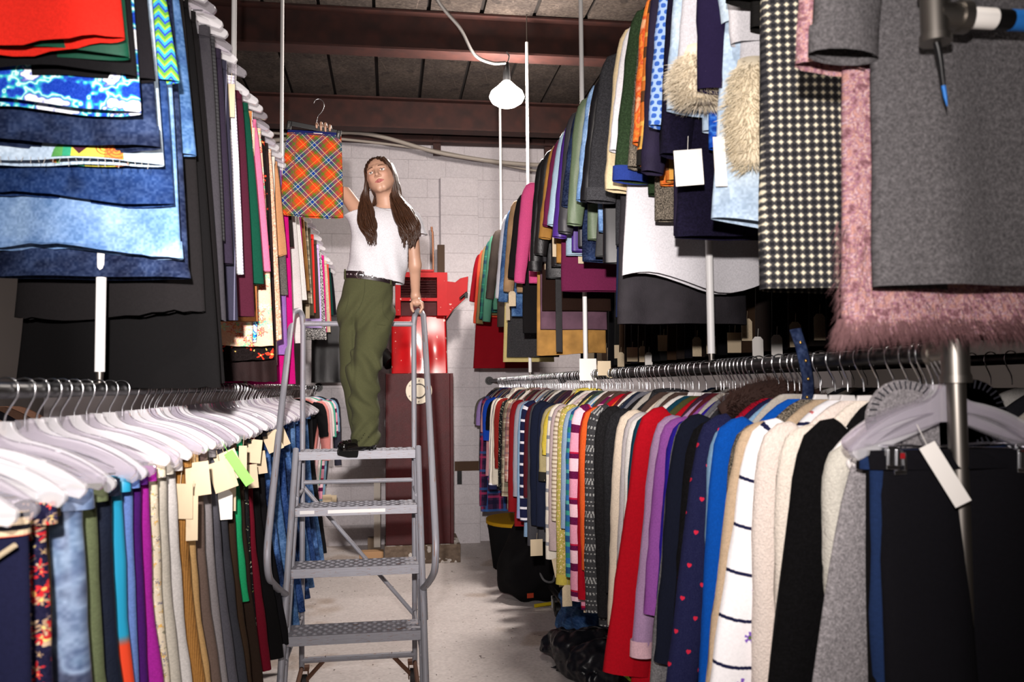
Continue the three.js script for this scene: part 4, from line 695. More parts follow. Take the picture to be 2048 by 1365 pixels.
{ // piping, hem and badge of the sport shorts
  const cream = C('#d9c6a6'); for (const s of [-1, 1]) part('piping', tube([[s * .19, -.225, .04], [s * .15, -.255, .043], [s * .11, -.30, .045], [s * .06, -.37, .05]], .0045, 20, 6), cream, retro); part('piping', tube([[-.2, -.665, .048], [-.05, -.675, .052], [.1, -.67, .05], [.225, -.655, .045]], .005, 20, 6), cream, retro);
  const cv = document.createElement('canvas'); cv.width = 96; cv.height = 96; const x = cv.getContext('2d'); x.fillStyle = '#cdb694'; x.fillRect(0, 0, 96, 96); x.fillStyle = '#b8322c'; x.beginPath(); x.moveTo(22, 24); x.quadraticCurveTo(50, 12, 78, 22); x.lineTo(76, 40); x.quadraticCurveTo(48, 34, 24, 44); x.fill(); x.fillStyle = '#20203c'; x.beginPath(); x.moveTo(24, 52); x.quadraticCurveTo(46, 42, 62, 50); x.lineTo(60, 62); x.quadraticCurveTo(46, 58, 38, 66); x.lineTo(38, 82); x.lineTo(24, 82); x.fill();
  const t = new THREE.CanvasTexture(cv); t.colorSpace = THREE.SRGBColorSpace; part('badge', box(.032, .032, .002), new THREE.MeshStandardMaterial({ map: t, roughness: .9 }), retro, [.135, -.575, .047]);
}
for (const [g, o] of hung) { // seams, belts and trims on single pieces
  if (o.n.startsWith('pale denim skirt')) { const p = part('patchwork_band', skirtGeo({ ...BASE.skirt, ...o, w: .085, hem: .086, len: .078, y0: -.185 - .6 + .078, th: .036, fold: 0, wave: 0, seed: 3 }), cloth(null, 'plain', (() => { const t = PAT.patch; t.offset.set(.5, 0); return t; })()), g, [.06, 0, 0]); part('frayed_hem', merge(Array.from({ length: 26 }, (_, i) => { const x = -.2 + i * .016, R = rng(i + 4); return bar([x, -.786, .03], [x + (R() - .5) * .012, -.794 - R() * .014, .032], .0006, 4); })), C('#e6e2dc'), g); }
  if (o.n.startsWith('green wool cardigan')) part('snap', merge([[-.29, -.6], [-.265, -.605]].map(([x, y]) => { const s = new THREE.SphereGeometry(.006, 8, 6); s.translate(x, y, .085); return s; })), M.chrome, g);
  if (o.n.startsWith('black leather jacket')) part('belt', tube([[-.2, -.45, .05], [-.23, -.55, .06], [-.225, -.68, .06]], .012, 16, 6), C('#222024', 'leather'), g);
  if (o.n.startsWith('dark brown corduroy')) part('belt', box(.035, .42, .006, -.12, -.95, .06), C('#141214', 'leather'), g);
  if (o.n.startsWith('caramel corduroy')) part('belt_loop', box(.06, .016, .01, .16, -.19, .04, .003), C('#5e3d1c', 'cord'), g);
  if (o.n.startsWith('wide black trousers with')) for (const s of [-1, 1]) part('red_tab', box(.03, .01, .004, s * .13, -.19, .03), C('#b8242c'), g);
  if (o.ribbon) part('ribbon', limb([[.16, -.9, .06], [.165, -1.0, .065], [.16, -1.12, .06]], [[.01, .002], [.011, .002], [.008, .002]], 6, 8), P('aqua'), g);
  if (o.n.startsWith('white denim')) part('button', merge([-.3, -.36, -.42].map(y => { const s = new THREE.SphereGeometry(.007, 8, 6); s.translate(-.24, y - .2, .04); return s; })), M.chrome, g);
}
{ // studded denim belt hooked on the sweater rail
  const g = thing('denim_belt', [RX - .02, RLY, -2.02]), d = P('denimDark'); part('strap', limb([[-.03, .08, .03], [-.02, .02, .045], [-.005, -.06, .04], [-.02, -.12, .045], [-.06, -.17, .05]], [[.016, .003], [.016, .003], [.016, .003], [.016, .003], [.014, .003]], 8, 18, { cap0: true, cap1: true }), d, g);
  part('eyelet', merge([[-.024, .045, .042], [-.014, 0, .048], [-.007, -.045, .044], [-.012, -.09, .045]].map(p => { const s = new THREE.SphereGeometry(.0045, 8, 6); s.translate(...p); return s; })), metalM(0xc9a256, .3), g); tag(g, 'dark denim belt with brass eyelets looped over the sweater rail', 'belt');
}
for (const [z, w, h, m, l] of [[4.32, .09, .115, M.cardWhite, 'white divider card standing on the sweater rail beside a white rod'], [3.98, .065, .07, M.card, 'small cream divider card standing on the sweater rail']]) { const g = thing('size_divider', [RX, RLY, -z]); part('card', box(w, h, .003, -.03, .025, 0, .001), m, g); part('clip_ring', new THREE.TorusGeometry(.02, .003, 6, 20), m, g); tag(g, l, 'divider'); }
// ---------- the hangers themselves ----------
hung.forEach(([g, o, cat, rp, z, turn], i) => {
  let near = null; for (const j of [i + 1, i - 1]) if (!near && hung[j] && hung[j][3] === rp) near = hung[j][1].n;
  let l = `${o.n} beside the ${near}`; if (l.split(' ').length > 16) l = `${o.n} on the rack`;
  const left = rp[0] < 0, hi = rp[1] > 2.5; tag(g, l, cat, left ? hi ? 'skirts on the high left rail' : 'trousers and tops on the low left rail' : hi ? 'coats and jackets on the high right rail' : 'sweaters and coats on the low right rail');
  hanger(o.h, [rp[0], rp[1], -z], turn, `${o.clips ? 'clear plastic clip hanger holding' : 'slim white hanger inside'} the ${o.n}`, o.clips);
});
// more of the same crush: slimmer pieces between the large ones
const hue = { '#2a2a30': 'charcoal', '#4a3a34': 'brown', '#6a6a72': 'slate', '#3a2230': 'plum', '#8a8478': 'taupe', '#1c2436': 'navy', '#b9b2a8': 'stone', '#5a1f26': 'wine', '#d6cfc6': 'off-white', '#33413a': 'dark green' };
{
  const R = rng(91), cols = Object.keys(hue), gs = [1, 2, 3, 4].map(i => bodyGeo({ ...BASE.top, sh: .175, drop: .12, hem: .175, len: .5, th: .013, y0: -.084, seed: 400 + i })), ps = [1, 2, 3].map(i => skirtGeo({ ...BASE.skirt, w: .12, hem: .13, len: .8, th: .012, seed: 500 + i })); let k = 0;
  const fill = (rp, z0, z1, step, gap, n, geos, name, piece, part1, cat, clips, kinds) => {
    const used = hung.filter(h => h[3] === rp);
    for (let z = z0; z < z1; z += step) {
      if (used.some(u => Math.abs(u[4] - z) < gap)) continue;
      const c = cols[Math.floor(R() * n)], by = used.reduce((a, b) => Math.abs(b[4] - z) < Math.abs(a[4] - z) ? b : a)[1].n, g = thing(name, [rp[0], rp[1], -z], (R() - .5) * .06), d = `${hue[c]} ${piece}`;
      part(part1, geos[k++ % geos.length], C(c), g); tag(g, `slim ${d} squeezed in beside the ${by}`, cat, `slim pieces squeezed on the ${clips ? 'trouser' : 'sweater'} rail`);
      hanger(kinds(R()), [rp[0], rp[1], -z], g.rotation.y, `${clips ? 'clear' : 'thin'} hanger of the slim ${d} beside the ${by}`.split(' ').slice(0, 16).join(' '), clips).userData.group = `hangers of slim pieces on the ${clips ? 'trouser' : 'sweater'} rail`;
    }
  };
  fill(RL, 1.9, 8.2, .058, .024, 10, gs, 'slim_top', 'top', 'body', 'top', 0, r => r < .25 ? 'black' : 'white');
  fill(LL, 1.3, 6.6, .09, .028, 6, ps, 'folded_trousers', 'folded trousers', 'leg', 'trousers', 1, () => 'clear');
}
// racks behind: dark rows seen through the gaps
{
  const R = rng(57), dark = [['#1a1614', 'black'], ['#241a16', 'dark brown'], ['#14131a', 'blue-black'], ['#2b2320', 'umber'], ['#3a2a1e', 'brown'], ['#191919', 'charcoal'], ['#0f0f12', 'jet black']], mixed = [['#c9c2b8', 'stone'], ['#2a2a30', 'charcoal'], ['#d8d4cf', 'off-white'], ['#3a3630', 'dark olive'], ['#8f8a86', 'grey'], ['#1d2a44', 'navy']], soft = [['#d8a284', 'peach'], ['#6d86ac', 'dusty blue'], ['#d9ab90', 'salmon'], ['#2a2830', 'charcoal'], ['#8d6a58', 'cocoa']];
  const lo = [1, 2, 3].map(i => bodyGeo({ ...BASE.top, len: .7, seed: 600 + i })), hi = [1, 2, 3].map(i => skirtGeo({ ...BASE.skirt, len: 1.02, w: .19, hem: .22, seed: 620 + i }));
  for (let i = 0; i < 34; i++) {
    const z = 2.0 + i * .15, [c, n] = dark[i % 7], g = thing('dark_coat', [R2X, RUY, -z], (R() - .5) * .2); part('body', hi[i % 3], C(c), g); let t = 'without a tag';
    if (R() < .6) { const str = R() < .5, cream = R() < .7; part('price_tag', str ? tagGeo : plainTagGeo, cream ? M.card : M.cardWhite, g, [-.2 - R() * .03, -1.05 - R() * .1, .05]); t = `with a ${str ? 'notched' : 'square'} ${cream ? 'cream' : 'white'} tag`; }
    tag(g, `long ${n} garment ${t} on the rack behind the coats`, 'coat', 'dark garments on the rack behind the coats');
  }
  for (let i = 0; i < 30; i++) { const z = 2.0 + i * .085, [c, n] = mixed[i % 6], g = thing('hanging_top', [R2X, R2Y, -z], (R() - .5) * .2); part('body', lo[i % 3], C(c), g); tag(g, `${n} top on the rack behind the grey post`, 'shirt', 'tops on the rack behind the grey post'); const h = hanger('clear', [R2X, R2Y, -z], (R() - .5) * .4, `clear hanger with a ${n} top on the rack behind the grey post`, 0); h.userData.group = 'clear hangers behind the grey post'; }
  for (let i = 0; i < 16; i++) { const [c, n] = soft[i % 5], g = thing('blouse', [L2X, LLY, -(2.3 + i * .17)], (R() - .5) * .2); part('body', lo[i % 3], C(c), g); tag(g, `${n} blouse on the rack behind the clear hangers`, 'shirt', 'blouses behind the clear hangers'); }
}
// ---------- rolling warehouse ladder ----------
const LAD = { x: -.165, z: -4.5, turn: .012 };
{
  const g = thing('rolling_ladder', [LAD.x, 0, LAD.z], LAD.turn);
  const wear = tex('ladderWear', .6, 256, (u, v) => { let c = mix3([132, 132, 140], [150, 150, 158], wfbm(u, v, 10, 3)); if (wfbm(u, v, 14, 61) > .74) c = mix3(c, [116, 70, 44], .7); return c; });
  const grey = new THREE.MeshStandardMaterial({ map: wear, roughness: .55, metalness: .15 }), rust = new THREE.MeshStandardMaterial({ color: 0x5a3a28, roughness: .8 }), rubber = new THREE.MeshStandardMaterial({ color: 0x2a2828, roughness: .7 });
  const RISE = .26, RUN = .18, hw = .297, nose = k => (4 - k) * RUN;
  for (const s of [-1, 1]) {
    part('stringer', bar([s * .312, .02, 5 * RUN - .01], [s * .312, 5 * RISE + .02, .0], .0155, 14), grey, g);
    part('inner_stringer', bar([s * .30, .1, 5 * RUN - .14], [s * .30, 5 * RISE - .01, -.09], .011, 10), grey, g);
    part('rear_post', bar([s * .302, .12, -.27], [s * .302, 1.99, -.27], .0145, 14), grey, g);
    part('handrail', tube([[s * .302, 1.98, -.27], [s * .308, 2.035, -.262], [s * .325, 2.055, -.235], [s * .345, 2.04, -.2], [s * .352, 1.99, -.15], [s * .352, 1.55, .28], [s * .350, 1.08, .72], [s * .349, .95, .82], [s * .345, .84, .78], [s * .33, .74, .56], [s * .314, .69, .44]], .0155, 90, 12, .4), grey, g);
    part('sleeve_joint', bar([s * .313, .56, .50], [s * .313, .72, .39], .0195, 12), grey, g);
    part('side_brace', bar([s * .302, .40, -.27], [s * .302, .42, .56], .01, 8), grey, g); part('side_brace', bar([s * .302, 1.08, -.27], [s * .302, 1.08, .08], .01, 8), grey, g); part('base_rail', bar([s * .302, .13, -.27], [s * .302, .11, .82], .012, 8), rust, g);
    const c = part('caster_fork', merge([box(.05, .02, .05, 0, .12, 0), box(.006, .09, .035, .02, .075, 0), box(.006, .09, .035, -.02, .075, 0)]), rust, g, [s * .29, 0, -.3]); const w = new THREE.CylinderGeometry(.042, .042, .026, 20); w.rotateZ(Math.PI / 2); w.translate(0, .043, 0); part('wheel', w, rubber, c);
    part('gusset', merge([bar([s * .29, .05, -.28], [s * .17, .18, -.27], .012, 6)]), rust, g);
    const c2 = part('front_foot', cyl(.024, .028, .04, s * .313, .02, 5 * RUN - .012, 12), rubber, g);
  }
  part('guard_bar', bar([-.302, 1.985, -.27], [.302, 1.985, -.27], .0145, 12), grey, g);
  part('cross_bar', bar([-.302, 1.12, -.27], [.302, 1.12, -.27], .012, 10), grey, g); part('cross_bar', bar([-.302, .17, -.27], [.302, .17, -.27], .016, 10), grey, g);
  part('diagonal_brace', bar([-.302, 1.10, -.275], [.302, .38, -.275], .0115, 8), grey, g);
  // five punched treads
  const sh = new THREE.Shape(); sh.moveTo(-hw, 0); sh.lineTo(hw, 0); sh.lineTo(hw, .19); sh.lineTo(-hw, .19); sh.closePath(); const rims = [];
  for (let r = 0; r < 5; r++) for (let i = 0; i < 13; i++) { const x = -hw + .03 + i * .0445 + (r % 2) * .02, y = .022 + r * .036; if (x > hw - .015) continue; const h = new THREE.Path(); h.absellipse(x, y, .0115, .0085, 0, 6.2832, true); sh.holes.push(h); const t = new THREE.TorusGeometry(.0125, .0026, 5, 10); t.scale(1, .8, 1); t.translate(x, y, .005); rims.push(t); }
  const deck = merge([new THREE.ExtrudeGeometry(sh, { depth: .004, bevelEnabled: false, curveSegments: 5 }), ...rims]); deck.rotateX(-Math.PI / 2);
  const lip = merge([box(2 * hw, .042, .005, 0, -.017, 0), box(.004, .042, .19, -hw + .002, -.017, -.095), box(.004, .042, .19, hw - .002, -.017, -.095), box(2 * hw, .042, .004, 0, -.017, -.19)]);
  for (let k = 0; k < 5; k++) { const st = part('step', deck, grey, g, [0, (k + 1) * RISE, nose(k)]); part('step_edge', lip, grey, st); if (k === 3) { part('label_strip', box(.28, .017, .001, .0, -.018, .0035), new THREE.MeshStandardMaterial({ color: 0xd6d4d2, roughness: .5 }), st); part('label_strip', box(.07, .017, .001, -.24, -.018, .0035), new THREE.MeshStandardMaterial({ color: 0xc9c7c6, roughness: .5 }), st); } }
  tag(g, 'grey steel rolling ladder with punched treads and looped handrails', 'ladder');
}
// ---------- red and maroon baler against the wall ----------
{
  const g = thing('baler', [.27, 0, -8.0]);
  const redT = tex('redPaint', .8, 256, (u, v) => { let c = mix3([150, 8, 14], [172, 14, 20], wfbm(u, v, 8, 3)); if (wfbm(u, v, 22, 71) > .80) c = [206, 170, 160]; return c; }), marT = tex('maroonPaint', .7, 256, (u, v) => { let c = mix3([56, 15, 18], [74, 21, 24], wfbm(u, v, 9, 3)); const f = wrapN(u, v, 150, 8); if (f > .93) c = [c[0] + 26, c[1] + 18, c[2] + 18]; return c; });
  const red = new THREE.MeshPhysicalMaterial({ map: redT, roughness: .3, clearcoat: .6, clearcoatRoughness: .16 }), redHead = new THREE.MeshPhysicalMaterial({ map: redT, roughness: .55, specularIntensity: .45 }), mar = new THREE.MeshPhysicalMaterial({ map: marT, roughness: .42, specularIntensity: .55, bumpMap: fuzzBump, bumpScale: .0012 }), iron = new THREE.MeshStandardMaterial({ color: 0x141314, roughness: .4, metalness: .5 });
  const baseT = tex('plaster', .5, 256, (u, v) => wfbm(u, v, 6, 8) > .52 ? [214, 208, 202] : mix3([92, 78, 66], [138, 120, 104], wfbm(u, v, 20, 9)));
  part('plinth', uvBox(box(.7, .17, .6, .03, .085, -.28, .006)), new THREE.MeshStandardMaterial({ map: baseT, roughness: .95, bumpMap: fuzzBump, bumpScale: .006 }), g);
  part('cabinet', uvBox(merge([box(.60, 1.585, .5, -.01, .965, -.25, .006)])), mar, g); part('cabinet_flange', uvBox(merge([box(.03, 1.585, .03, .305, .965, -.01, .004), box(.014, 1.585, .02, -.3, .965, -.004, .003)])), mar, g);
  const dial = part('dial', merge([new THREE.RingGeometry(.068, .122, 40).translate(0, 0, .004), new THREE.CylinderGeometry(.122, .122, .008, 40, 1, true).rotateX(Math.PI / 2), new THREE.CircleGeometry(.058, 32).translate(0, 0, .012)]), new THREE.MeshStandardMaterial({ color: 0xd8cfbc, roughness: .6 }), g, [.0, 1.595, .004]);
  part('groove', new THREE.TorusGeometry(.063, .006, 8, 40), new THREE.MeshStandardMaterial({ color: 0x4a4440, roughness: .6 }), dial, [0, 0, .006]); part('screw', merge([0, 1, 2, 3, 4, 5].map(i => { const s = new THREE.CylinderGeometry(.006, .006, .005, 8); s.rotateX(Math.PI / 2); s.translate(Math.cos(i * 1.047 + .5) * .098, Math.sin(i * 1.047 + .5) * .098, .007); return s; })), new THREE.MeshStandardMaterial({ color: 0x8a8176, roughness: .5 }), dial);
  // dented, bulging chute plate between cabinet and head
  const rings = []; for (let i = 0; i <= 26; i++) { const t = i / 26, y = 1.76 + t * .56, row = []; for (let j = 0; j <= 30; j++) { const u = j / 30 * 2 - 1; const dent = .022 * Math.exp(-((u + .35) ** 2) / .05 - ((t - .35) ** 2) / .12) + .02 * Math.exp(-((u - .55) ** 2) / .07 - ((t - .4) ** 2) / .04) - .018 * Math.exp(-((u - .15) ** 2) / .05 - ((t - .2) ** 2) / .06); row.push([.0 + u * .262 + .01, y, -.03 - .215 * t - .02 * u * u + dent]); } for (const [x, z] of [[.27, -.45], [-.25, -.45]]) row.push([x, y, z]); rings.push(row); }
  part('chute_plate', loft(rings), red, g);
  // head: frame with grille and dark recess
  const hx = .035; part('head', uvBox(merge([box(.05, .42, .3, hx - .225, 2.53, -.36), box(.1, .42, .3, hx + .2, 2.53, -.36), box(.349, .05, .3, hx - .025, 2.715, -.361), box(.349, .03, .3, hx - .025, 2.475, -.361), box(.5, .4, .04, hx, 2.53, -.535)])), redHead, g);
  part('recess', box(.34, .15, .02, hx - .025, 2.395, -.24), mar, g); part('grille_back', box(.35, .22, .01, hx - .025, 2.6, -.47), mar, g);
  for (let i = 0; i < 8; i++) part('grille_bar', box(.34, .004, .006, hx - .025, 2.51 + i * .025, -.235), mar, g); for (let i = 0; i < 22; i++) part('grille_wire', box(.0025, .22, .004, hx - .19 + i * .0157, 2.6, -.23), mar, g);
  part('top_plate', box(.2, .02, .2, hx + .02, 2.76, -.34), redHead, g);
  const arm = new THREE.Shape(); arm.moveTo(0, 0); arm.lineTo(.06, .09); arm.lineTo(.2, .22); arm.lineTo(.215, .42); arm.lineTo(.14, .40); arm.lineTo(.09, .36); arm.lineTo(0, .37); arm.closePath();
  part('side_wing', uvBox(new THREE.ExtrudeGeometry(arm, { depth: .05, bevelEnabled: true, bevelSize: .004, bevelThickness: .004, bevelSegments: 1 })), redHead, g, [hx + .25, 2.3, -.42]); part('wing_latch', merge([bar([.42, 2.50, -.35], [.49, 2.56, -.35], .014, 8), box(.03, .05, .03, .48, 2.53, -.35)]), iron, g);
  part('black_duct', bar([-.7, 2.28, -.5], [-.26, 1.86, -.18], .075, 20), iron, g); part('duct_band', merge([bar([-.55, 2.137, -.39], [-.53, 2.118, -.376], .081, 20), bar([-.36, 1.955, -.253], [-.34, 1.937, -.24], .081, 20)]), metalM(0x77757a, .3), g);
  tag(g, 'tall baler with maroon cabinet, glossy red chute and grille', 'machine');
}
// ---------- bits along the wall ----------
{
  tag(part('wall_board', uvBox(box(.62, .1, .05, .98, .80, WALLZ + .08)), new THREE.MeshStandardMaterial({ color: 0x4a3320, roughness: .8 }), scene), 'brown board fixed low on the wall beside the baler', 'board');
  const b = thing('wall_bracket', [.72, .7, WALLZ + .08]); part('plate', box(.05, .14, .04, 0, -.02, 0), M.blackPlastic, b); tag(b, 'small black bracket under the brown board', 'bracket');
  tag(part('leaning_pipe', limb([[.455, 0, WALLZ + .12], [.455, 2.9, WALLZ + .1], [.44, 3.32, WALLZ + .1]], [[.012, .012], [.012, .012], [.012, .012]], 10, 20), new THREE.MeshStandardMaterial({ color: 0xb07a5c, roughness: .45, metalness: .5 }), scene), 'thin copper pipe rising behind the baler', 'pipe');
  tag(part('timber_post', uvBox(box(.075, 3.12, .07, .535, 1.56, WALLZ + .13)), new THREE.MeshStandardMaterial({ color: 0x4c3a2c, roughness: .85 }), scene), 'dark timber upright behind the baler', 'post');
  tag(part('timber_post', uvBox(box(.06, .66, .05, -.12, .45, -8.25)), new THREE.MeshStandardMaterial({ color: 0xb9b2a8, roughness: .85 }), scene), 'short whitewashed timber beside the maroon cabinet', 'post');
  tag(part('wood_block', uvBox(box(.22, .11, .12, -.17, .055, -8.12, .004)), new THREE.MeshStandardMaterial({ color: 0xb08a64, roughness: .85 }), scene), 'pale wooden block on the floor by the baler', 'block');
  tag(part('wood_block', uvBox(box(.12, .2, .1, -.15, .1, -8.32, .004)), new THREE.MeshStandardMaterial({ color: 0x6a5a4a, roughness: .85 }), scene), 'darker wooden block standing behind the pale one', 'block');
  // black garment bag hanging at the end of the skirt rail
  const bag = thing('garment_bag', [-.53, 2.2, -8.2]); part('bag', bodyGeo({ ...BASE.top, sh: .2, nk: .17, drop: .02, len: .62, hem: .2, th: .09, fold: .012, seed: 77, y0: .12 }), C('#0c0b0d', 'leather'), bag); tag(bag, 'black bag hanging under the skirts at the wall end', 'bag');
  // floor: black holdall, bin with a yellow rim, dropped clothes
  const h = thing('holdall', [1.1, 0, -6.55], .15), black = C('#0f0e10', 'plain');
  part('body', nets((x, y, z) => { const q = noise(x * 7, y * 7, z * 7) * .03; return smin(ell(x, y, z, [0, .2, 0], [.3, .22, .26]), ell(x, y, z, [.02, .42, .05], [.22, .3, .2]), .12) + q; }, [-.42, -.02, -.38], [.42, .8, .38], .022), black, h);
  part('handle', tube([[-.05, .28, .24], [-.02, .2, .3], [.05, .19, .3], [.08, .27, .25]], .009, 20, 6), C('#5a5a5c', 'leather'), h); part('red_tag', box(.05, .035, .004, -.12, .09, .27), C('#b8452c'), h); part('yellow_strap', limb([[-.1, .02, .3], [.05, .03, .31], [.16, .015, .3]], [[.014, .003], [.014, .003], [.014, .003]], 6, 8), C('#c9b020'), h); part('buckle', box(.05, .09, .012, .05, .045, .32, .004), new THREE.MeshPhysicalMaterial({ color: 0xdadada, transmission: .5, roughness: .2 }), h);
  tag(h, 'bulging black holdall on the floor under the sweaters', 'bag');
  const bin = thing('storage_bin', [1.12, 0, -7.7]); part('tub', limb([[0, 0, 0], [0, .4, 0]], [[.2, .26], [.25, .32]], 20, 4, { cap0: true }), C('#131315'), bin); part('rim', limb([[0, .4, 0], [0, .435, 0]], [[.262, .332], [.262, .332]], 20, 2, { cap1: true }), C('#c99a1e'), bin); tag(bin, 'black storage bin with a yellow rim below the flannel shirt', 'bin');
  const drop = (name, p, turn, r, m, label, cat, sd) => { const o = part(name, nets((x, y, z) => Math.max(ell(x, y, z, [0, r[1] * .5, 0], r) + .05 * noise(x * 8 + sd, y * 8, z * 8) + .02 * noise(x * 20, y * 20 + sd, z * 20), -y), [-r[0] - .08, -.02, -r[2] - .08], [r[0] + .08, r[1] * 1.9, r[2] + .08], .016), m, scene, p); o.rotation.y = turn; tag(o, label, cat); };
  drop('dropped_jacket', [1.16, 0, -4.75], .5, [.2, .16, .4], C('#12131c', 'satin'), 'dark jacket slumped on the floor under the red coat', 'jacket', 2);
  drop('dropped_jeans', [1.24, .0, -5.3], .3, [.18, .24, .26], P('denimMid'), 'blue grey jeans heaped on the floor behind the dark jacket', 'jeans', 5);
  drop('dropped_sweater', [1.3, 0, -3.7], .2, [.26, .3, .4], cloth(null, 'plain', stripes('limeStripe', .16, [['#16181a', .7], ['#d8e0d8', .07], ['#16181a', .12], ['#9fc23a', .08]])), 'black sweater with white and lime stripes on the floor', 'sweater', 9);
  const cas = thing('rack_caster', [1.17, 0, -6.0]); const w = new THREE.CylinderGeometry(.05, .05, .03, 20); w.rotateZ(Math.PI / 2); w.translate(0, .05, 0); part('wheel', w, M.blackPlastic, cas); part('fork', merge([box(.006, .09, .04, .022, .085, 0), box(.006, .09, .04, -.022, .085, 0), box(.06, .02, .06, 0, .13, 0)]), M.blackPlastic, cas); part('base_bar', bar([0, .15, .3], [0, .15, -1.6], .02, 8), M.blackPlastic, cas); tag(cas, 'black caster and base bar of a rack by the holdall', 'caster');
}
// ---------- the person on the ladder ----------
{
  const B = [-.13, 1.30, -4.57], g = thing('person', B), put = (name, geo, mat, parent = g) => { if (parent === g) geo.translate(-B[0], -B[1], -B[2]); return part(name, geo, mat, parent); };
  // head frame: turned and tilted
  const HC = V(-.048, 2.757, -4.535), HM = new THREE.Matrix4().makeRotationFromEuler(new THREE.Euler(-.2, -.2, .30, 'ZYX')), HI = HM.clone().invert(), e = HI.elements;
  const toHead = (x, y, z) => { const a = x - HC.x, b = y - HC.y, c = z - HC.z; return [e[0] * a + e[4] * b + e[8] * c, e[1] * a + e[5] * b + e[9] * c, e[2] * a + e[6] * b + e[10] * c]; };
  const fromHead = (x, y, z) => { const v = V(x, y, z).applyMatrix4(HM).add(HC); return [v.x, v.y, v.z]; };
  const lipsD = (x, y, z) => Math.min(cone(Math.abs(x), y, z, [0, -.0535, .0845], [.021, -.0575, .073], .0048, .0022), cone(Math.abs(x), y, z, [0, -.0622, .083], [.017, -.0595, .074], .006, .002));
  const skull = (x, y, z) => {
    const ax = Math.abs(x);
    let d = ell(x, y, z, [0, .03, -.015], [.072, .077, .09]);
    d = smin(d, ell(x, y, z, [0, -.022, .022], [.057, .075, .064]), .03);
    d = smin(d, cone(ax, y, z, [.047, -.042, .005], [.012, -.089, .056], .022, .016), .03);
    d = smin(d, cone(ax, y, z, [.034, -.022, .056], [.046, -.014, .036], .018, .018), .022);
    d = smin(d, cone(ax, y, z, [.01, .022, .078], [.042, .018, .058], .007, .008), .016);
    d = smax(d, -ell(ax, y, z, [.0305, .001, .09], [.017, .011, .016]), .010);
    d = Math.min(d, Math.hypot(ax - .0305, y - .0005, z - .0655) - .0118);
    d = smin(d, cone(x, y, z, [0, .012, .080], [0, -.028, .099], .0065, .0098), .012); d = smin(d, cone(ax, y, z, [.004, -.032, .09], [.011, -.033, .084], .007, .006), .006);
    d = smin(d, lipsD(x, y, z), .004);
    d = smin(d, Math.max(ell(ax, y, z, [.072, -.004, -.008], [.011, .031, .019]), -ell(ax, y, z, [.083, -.002, -.002], [.008, .018, .01])), .006);
    return d;
  };
  const neckA = [-.012, 2.585, -4.585], neckB = fromHead(0, -.06, -.025);
  const skin = [.50, .285, .195], lipC = [.42, .13, .12], browC = [.07, .035, .02], white = [.72, .68, .64], iris = [.035, .022, .015];
  const headCol = (wx, wy, wz) => {
    const [x, y, z] = toHead(wx, wy, wz), ax = Math.abs(x); if (z < .03) return skin;
    if (lipsD(x, y, z) < .0014) return lipC;
    const er = Math.hypot(ax - .0305, y - .0005, z - .0655);
    if (er < .0132) { const dy = y - .0002, dx = ax - .0305 + (x > 0 ? .001 : -.001); if (dy > .0052 || dy < -.0056) return mix3(skin, [.2, .1, .07], .5); if (Math.hypot(dx, dy) < .0052) return iris; return white; }
    if (Math.abs(y - (.0075 + .0)) < .002 && ax > .018 && ax < .044 && z > .06) return [.06, .03, .02];
    const t = (ax - .014) / .034; if (t > 0 && t < 1 && Math.abs(y - (.0215 + .006 * Math.sin(t * 2.2) - .004 * t)) < .0034 * (1 - .5 * t)) return browC;
    const cheek = Math.exp(-((ax - .04) ** 2 + (y + .022) ** 2) / .0006); return mix3(skin, [.53, .23, .165], .35 * cheek);
  };
  const flat = () => skin;
  const headSdf = (x, y, z) => { const p = toHead(x, y, z); return smin(skull(...p), cone(x, y, z, neckB, neckA, .05, .052), .025); };
  const headGeo = nets(headSdf, [-.19, 2.60, -4.69], [.085, 2.885, -4.40], .0028, headCol);
  // joints of the body
  const SR = [-.148, 2.548, -4.58], ER = [-.275, 2.745, -4.685], WR = [-.333, 2.945, -4.59], SL = [.112, 2.532, -4.58], EL = [.137, 2.295, -4.63], WL = [.142, 2.135, -4.715];
  const kF = [-.135, 1.72, -4.5], aF = [-.122, 1.37, -4.53], kB = [-.185, 1.70, -4.65], aB = [-.14, 1.37, -4.655];
  const arms = (x, y, z) => Math.min(smin(cone(x, y, z, SR, ER, .043, .034), cone(x, y, z, ER, WR, .034, .023), .02), smin(cone(x, y, z, SL, EL, .041, .033), cone(x, y, z, EL, WL, .033, .023), .02));
  const torso = (x, y, z) => smin(smin(cone(x, y, z, [-.105, 2.22, -4.575], [-.02, 2.44, -4.575], .102, .118, 1.3), cone(x, y, z, [-.14, 2.53, -4.585], [.105, 2.52, -4.585], .05, .05), .08), cone(x, y, z, neckA, [-.02, 2.66, -4.565], .054, .048), .05);
  const feet = (x, y, z) => Math.min(cone(x, y, z, [-.112, 1.333, -4.545], [-.225, 1.326, -4.45], .027, .021), cone(x, y, z, [-.125, 1.333, -4.65], [-.19, 1.326, -4.565], .027, .021));
  const legs = (x, y, z) => { const a = Math.min(cone(x, y, z, [-.06, 2.04, -4.57], kF, .075, .05), cone(x, y, z, kF, aF, .05, .032)), b = Math.min(cone(x, y, z, [-.185, 2.04, -4.59], kB, .075, .05), cone(x, y, z, kB, aB, .05, .032)); return Math.min(a, b); };
  const bodySdf = (x, y, z) => smin(smin(smin(torso(x, y, z), arms(x, y, z), .03), smin(legs(x, y, z), cone(x, y, z, [-.11, 2.18, -4.58], [-.12, 2.08, -4.58], .11, .11, 1.2), .05), .04), feet(x, y, z), .02);
  const bodyGeoA = nets(bodySdf, [-.42, 1.28, -4.84], [.26, 2.72, -4.36], .011, flat);
